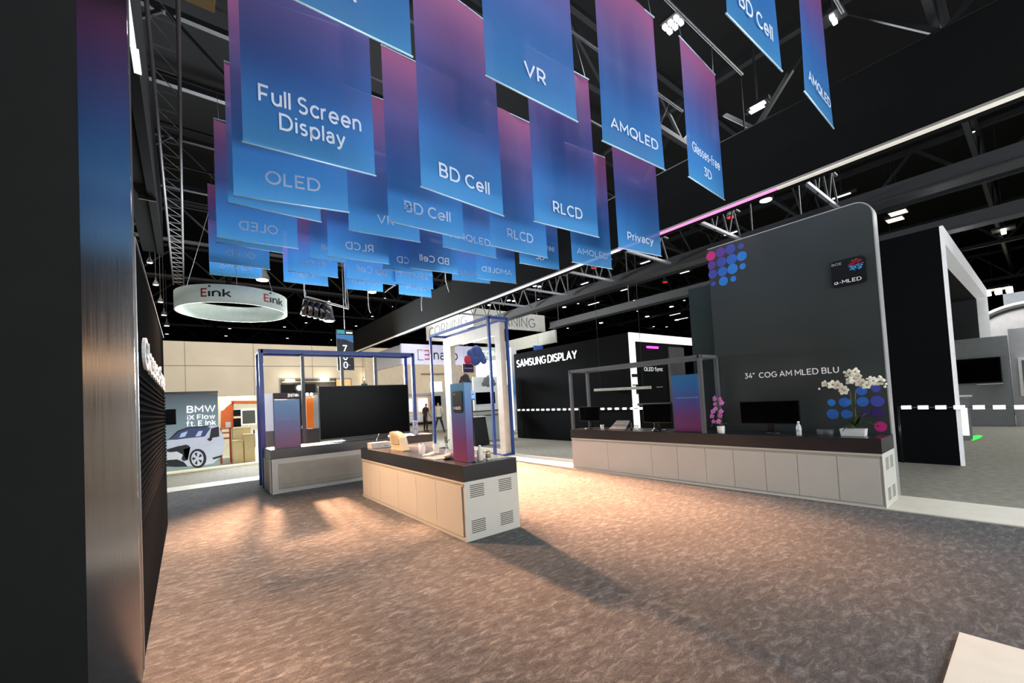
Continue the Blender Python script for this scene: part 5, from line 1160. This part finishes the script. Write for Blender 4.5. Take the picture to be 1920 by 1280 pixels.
B('board', mat('scribble_white', 'E8E8F0', .5, emit=.4, noise=(40, .35)), t, x0, x1, 12.9, 12.95, at(505, 808, 1, 12.9).z, z1); B('base', mat('grey_base_board', '9A988C', .6), t, x0, x1, 12.88, 12.97, .02, at(505, 808, 1, 12.9).z)
t = thing('dark_lettered_panel', 'tall dark panel with small white lettering behind the small gradient panel', 'panel', (2, 12.6, 0))
x0, x1, z0, z1 = YR(514, 736, 567, 850, 12.7); B('board', mat('dark_slate_panel', '2E2C2E', .5), t, x0, x1, 12.7, 12.78, .02, z1)
xa, xb, za, zb = YR(539, 737.5, 560, 744, 12.7); text('ZENETHRA', GLOW, t, (xa, 12.695, za), (1, 0, 0), (0, 0, 1), xb-xa, zb-za, .02, .005)
for x, y in ((567, 800), (569, 815), (570, 820), (566, 803)):
    p = at(x, y, 1, 12.68); LA('print_spot', LETTER, t, p, [(.02, 0), (.025, .03), (.01, .05)], 8)
t = thing('orange_strip_panel', 'narrow orange and grey panel left of the huge television', 'panel', (2.9, 12.9, 0))
x0, x1, z0, z1 = YR(575, 746, 588, 803, 12.9); B('orange_face', mat('bright_orange', 'F07A20', .5, emit=.35), t, x0, x1, 12.9, 12.95, z0, z1)
x0, x1, z0, z1 = YR(588, 742, 600, 803, 12.92); B('grey_face', mat('pale_green_board'), t, x0, x1, 12.92, 12.97, z0, z1)
x0, x1, z0, z1 = YR(574, 803, 600, 832, 12.9); B('base', mat('charcoal_base', '4A4C48', .5), t, x0, x1, 12.9, 12.98, 0.02, z1)
for x in (576, 584):
    p = at(x, 741, 1, 12.85); LA('lamp', LB, t, p, [(.03, 0), (.04, .04), (.02, .07)], 8)
x0, x1, z0, z1 = YR(527, 720, 592, 736, 22)
t = thing('dark_cabin_sign', 'dark low sign band with a white round mark on the cream wall', 'sign', (x0, 22, z0)); B('board', BLACKM, t, x0, x1, 22, 22.1, z0, z1)
p = at(561, 727, 1, 21.98); bm = bmesh.new(); bar(bm, p, p+Vector((0, -.03, 0)), .22, seg=20); obj('round_mark', bm, BLACK, t); bm = bmesh.new(); bar(bm, p+Vector((0, -.03, 0)), p+Vector((0, -.05, 0)), .14, seg=20); obj('round_glow', bm, LETTER, t)
B('post', ALU, t, x0+.1, x0+.2, 22.1, 22.2, 0, z1)
for i, (x, y) in enumerate(((545, 713), (610, 711), (692, 710), (742, 709))):
    p = at(x, y, 1, 25.6); t = thing('wall_lamp', 'glowing wall lamp in the upper windows of the cream back wall, %s' % ORD(i, 9, 'from the left'), 'lamp', p, 'lamps along the upper windows')
    B('shade', LB, t, p.x-.22, p.x+.2, 25.55, 25.8, p.z-.06, p.z+.06, .02); B('bracket', ALU, t, p.x-.02, p.x+.02, 25.8, 25.9, p.z-.02, p.z+.02)

# ------------------------------------------------------------------ two people far back
def person(name, label, org, face, joints, edges, radii, zones, head_scale=1):
    me = bpy.data.meshes.new('body'); keys = list(joints)
    me.from_pydata([joints[k] for k in keys], [(keys.index(a), keys.index(b_)) for a, b_ in edges], [])
    o = bpy.data.objects.new('tmp', me); COL.objects.link(o)
    md = o.modifiers.new('s', 'SKIN'); md.use_smooth_shade = True; md.branch_smoothing = .4
    for i, k in enumerate(keys):
        sv = me.skin_vertices[0].data[i]; r = radii[k]; sv.radius = r if isinstance(r, tuple) else (r, r); sv.use_root = (k == 'pelvis')
    sb = o.modifiers.new('ss', 'SUBSURF'); sb.levels = 2; sb.render_levels = 2
    dg = bpy.context.evaluated_depsgraph_get(); m2 = bpy.data.meshes.new_from_object(o.evaluated_get(dg)); bpy.data.objects.remove(o)
    t = thing(name, label, 'person', org); t.rotation_euler.z = face
    b_o = bpy.data.objects.new('body', m2); COL.objects.link(b_o); b_o.parent = t
    m2.materials.clear()
    for m in zones[0]: m2.materials.append(m)
    for p in m2.polygons: p.use_smooth = True; p.material_index = zones[1](p.center)
    return t
SKIN = mat('skin_tone', 'B98A6C', .55)
def human(spread, stoop, arm_f):
    J = {'pelvis': (0, 0, .94), 'waist': (0, .0+stoop*.2, 1.08), 'chest': (0, stoop*.6, 1.3), 'neckb': (0, stoop, 1.46), 'neck': (0, stoop*1.3, 1.53), 'head': (0, stoop*1.9, 1.62), 'crown': (0, stoop*2.1, 1.72)}
    R = {'pelvis': (.155, .12), 'waist': (.14, .105), 'chest': (.165, .115), 'neckb': (.09, .07), 'neck': (.055, .055), 'head': (.078, .092), 'crown': (.06, .07)}
    E_ = [('pelvis', 'waist'), ('waist', 'chest'), ('chest', 'neckb'), ('neckb', 'neck'), ('neck', 'head'), ('head', 'crown')]
    for s, n in ((-1, 'l'), (1, 'r')):
        J.update({'hip'+n: (s*.10, 0, .86), 'knee'+n: (s*(.10+spread*.5), .02, .48), 'ank'+n: (s*(.10+spread), -.02, .08), 'toe'+n: (s*(.11+spread), .15, .04),
                  'sh'+n: (s*.19, stoop*.9, 1.41), 'el'+n: (s*.25, stoop*.8-.02, 1.13), 'wr'+n: (s*.22, arm_f+stoop*.6, .93+abs(arm_f)*.3), 'ha'+n: (s*.2, arm_f*1.3+.02+stoop*.6, .86+abs(arm_f)*.35)})
        R.update({'hip'+n: .095, 'knee'+n: .062, 'ank'+n: .042, 'toe'+n: (.04, .03), 'sh'+n: .062, 'el'+n: .044, 'wr'+n: .03, 'ha'+n: (.034, .024)})
        E_ += [('pelvis', 'hip'+n), ('hip'+n, 'knee'+n), ('knee'+n, 'ank'+n), ('ank'+n, 'toe'+n), ('neckb', 'sh'+n), ('sh'+n, 'el'+n), ('el'+n, 'wr'+n), ('wr'+n, 'ha'+n)]
        for q, (dx, dz) in enumerate(((-.02, 0), (-.008, -.012), (.005, -.01), (.018, -.003))):
            J['f%d%s' % (q, n)] = (s*.2+dx, arm_f*1.5+.03+stoop*.6, .80+abs(arm_f)*.36+dz); R['f%d%s' % (q, n)] = .009; E_.append(('ha'+n, 'f%d%s' % (q, n)))
        J['th'+n] = (s*.2-s*.03, arm_f*1.3+.05+stoop*.6, .84+abs(arm_f)*.35); R['th'+n] = .01; E_.append(('ha'+n, 'th'+n))
    return J, E_, R
def zone(shirt_long, hat):
    def f(c):
        if c.z < .09: return 3
        if c.z > 1.66 or (c.z > 1.6 and c.y < hat): return 4
        if c.z > 1.5: return 0
        if abs(c.x) > .155 and c.z < (1.0 if shirt_long else 1.22) and c.z > .7: return 0
        if c.z < .93: return 2
        return 1
    return f
HAIR = mat('dark_hair', '2A2420', .7)
J, E_, R = human(.02, .06, .16)
t = person('person', 'person in black clothes standing sideways, head bent down', (11.3, 23.0, 0), math.radians(-75), J, E_, R, ([SKIN, mat('black_shirt', '2E2A28', .8), mat('black_trousers', '18181A', .8), BLACK, HAIR], zone(False, .0)))
J, E_, R = human(.17, .03, .12)
t = person('person', 'person in a white shirt and dark trousers with legs apart, seen from behind', (11.2, 21.1, 0), math.radians(-20), J, E_, R, ([SKIN, mat('white_shirt', 'C4C0AC', .8), mat('navy_trousers', '1A2A38', .8), BLACK, mat('fair_hair', '8A7A60', .7)], zone(True, .05)))
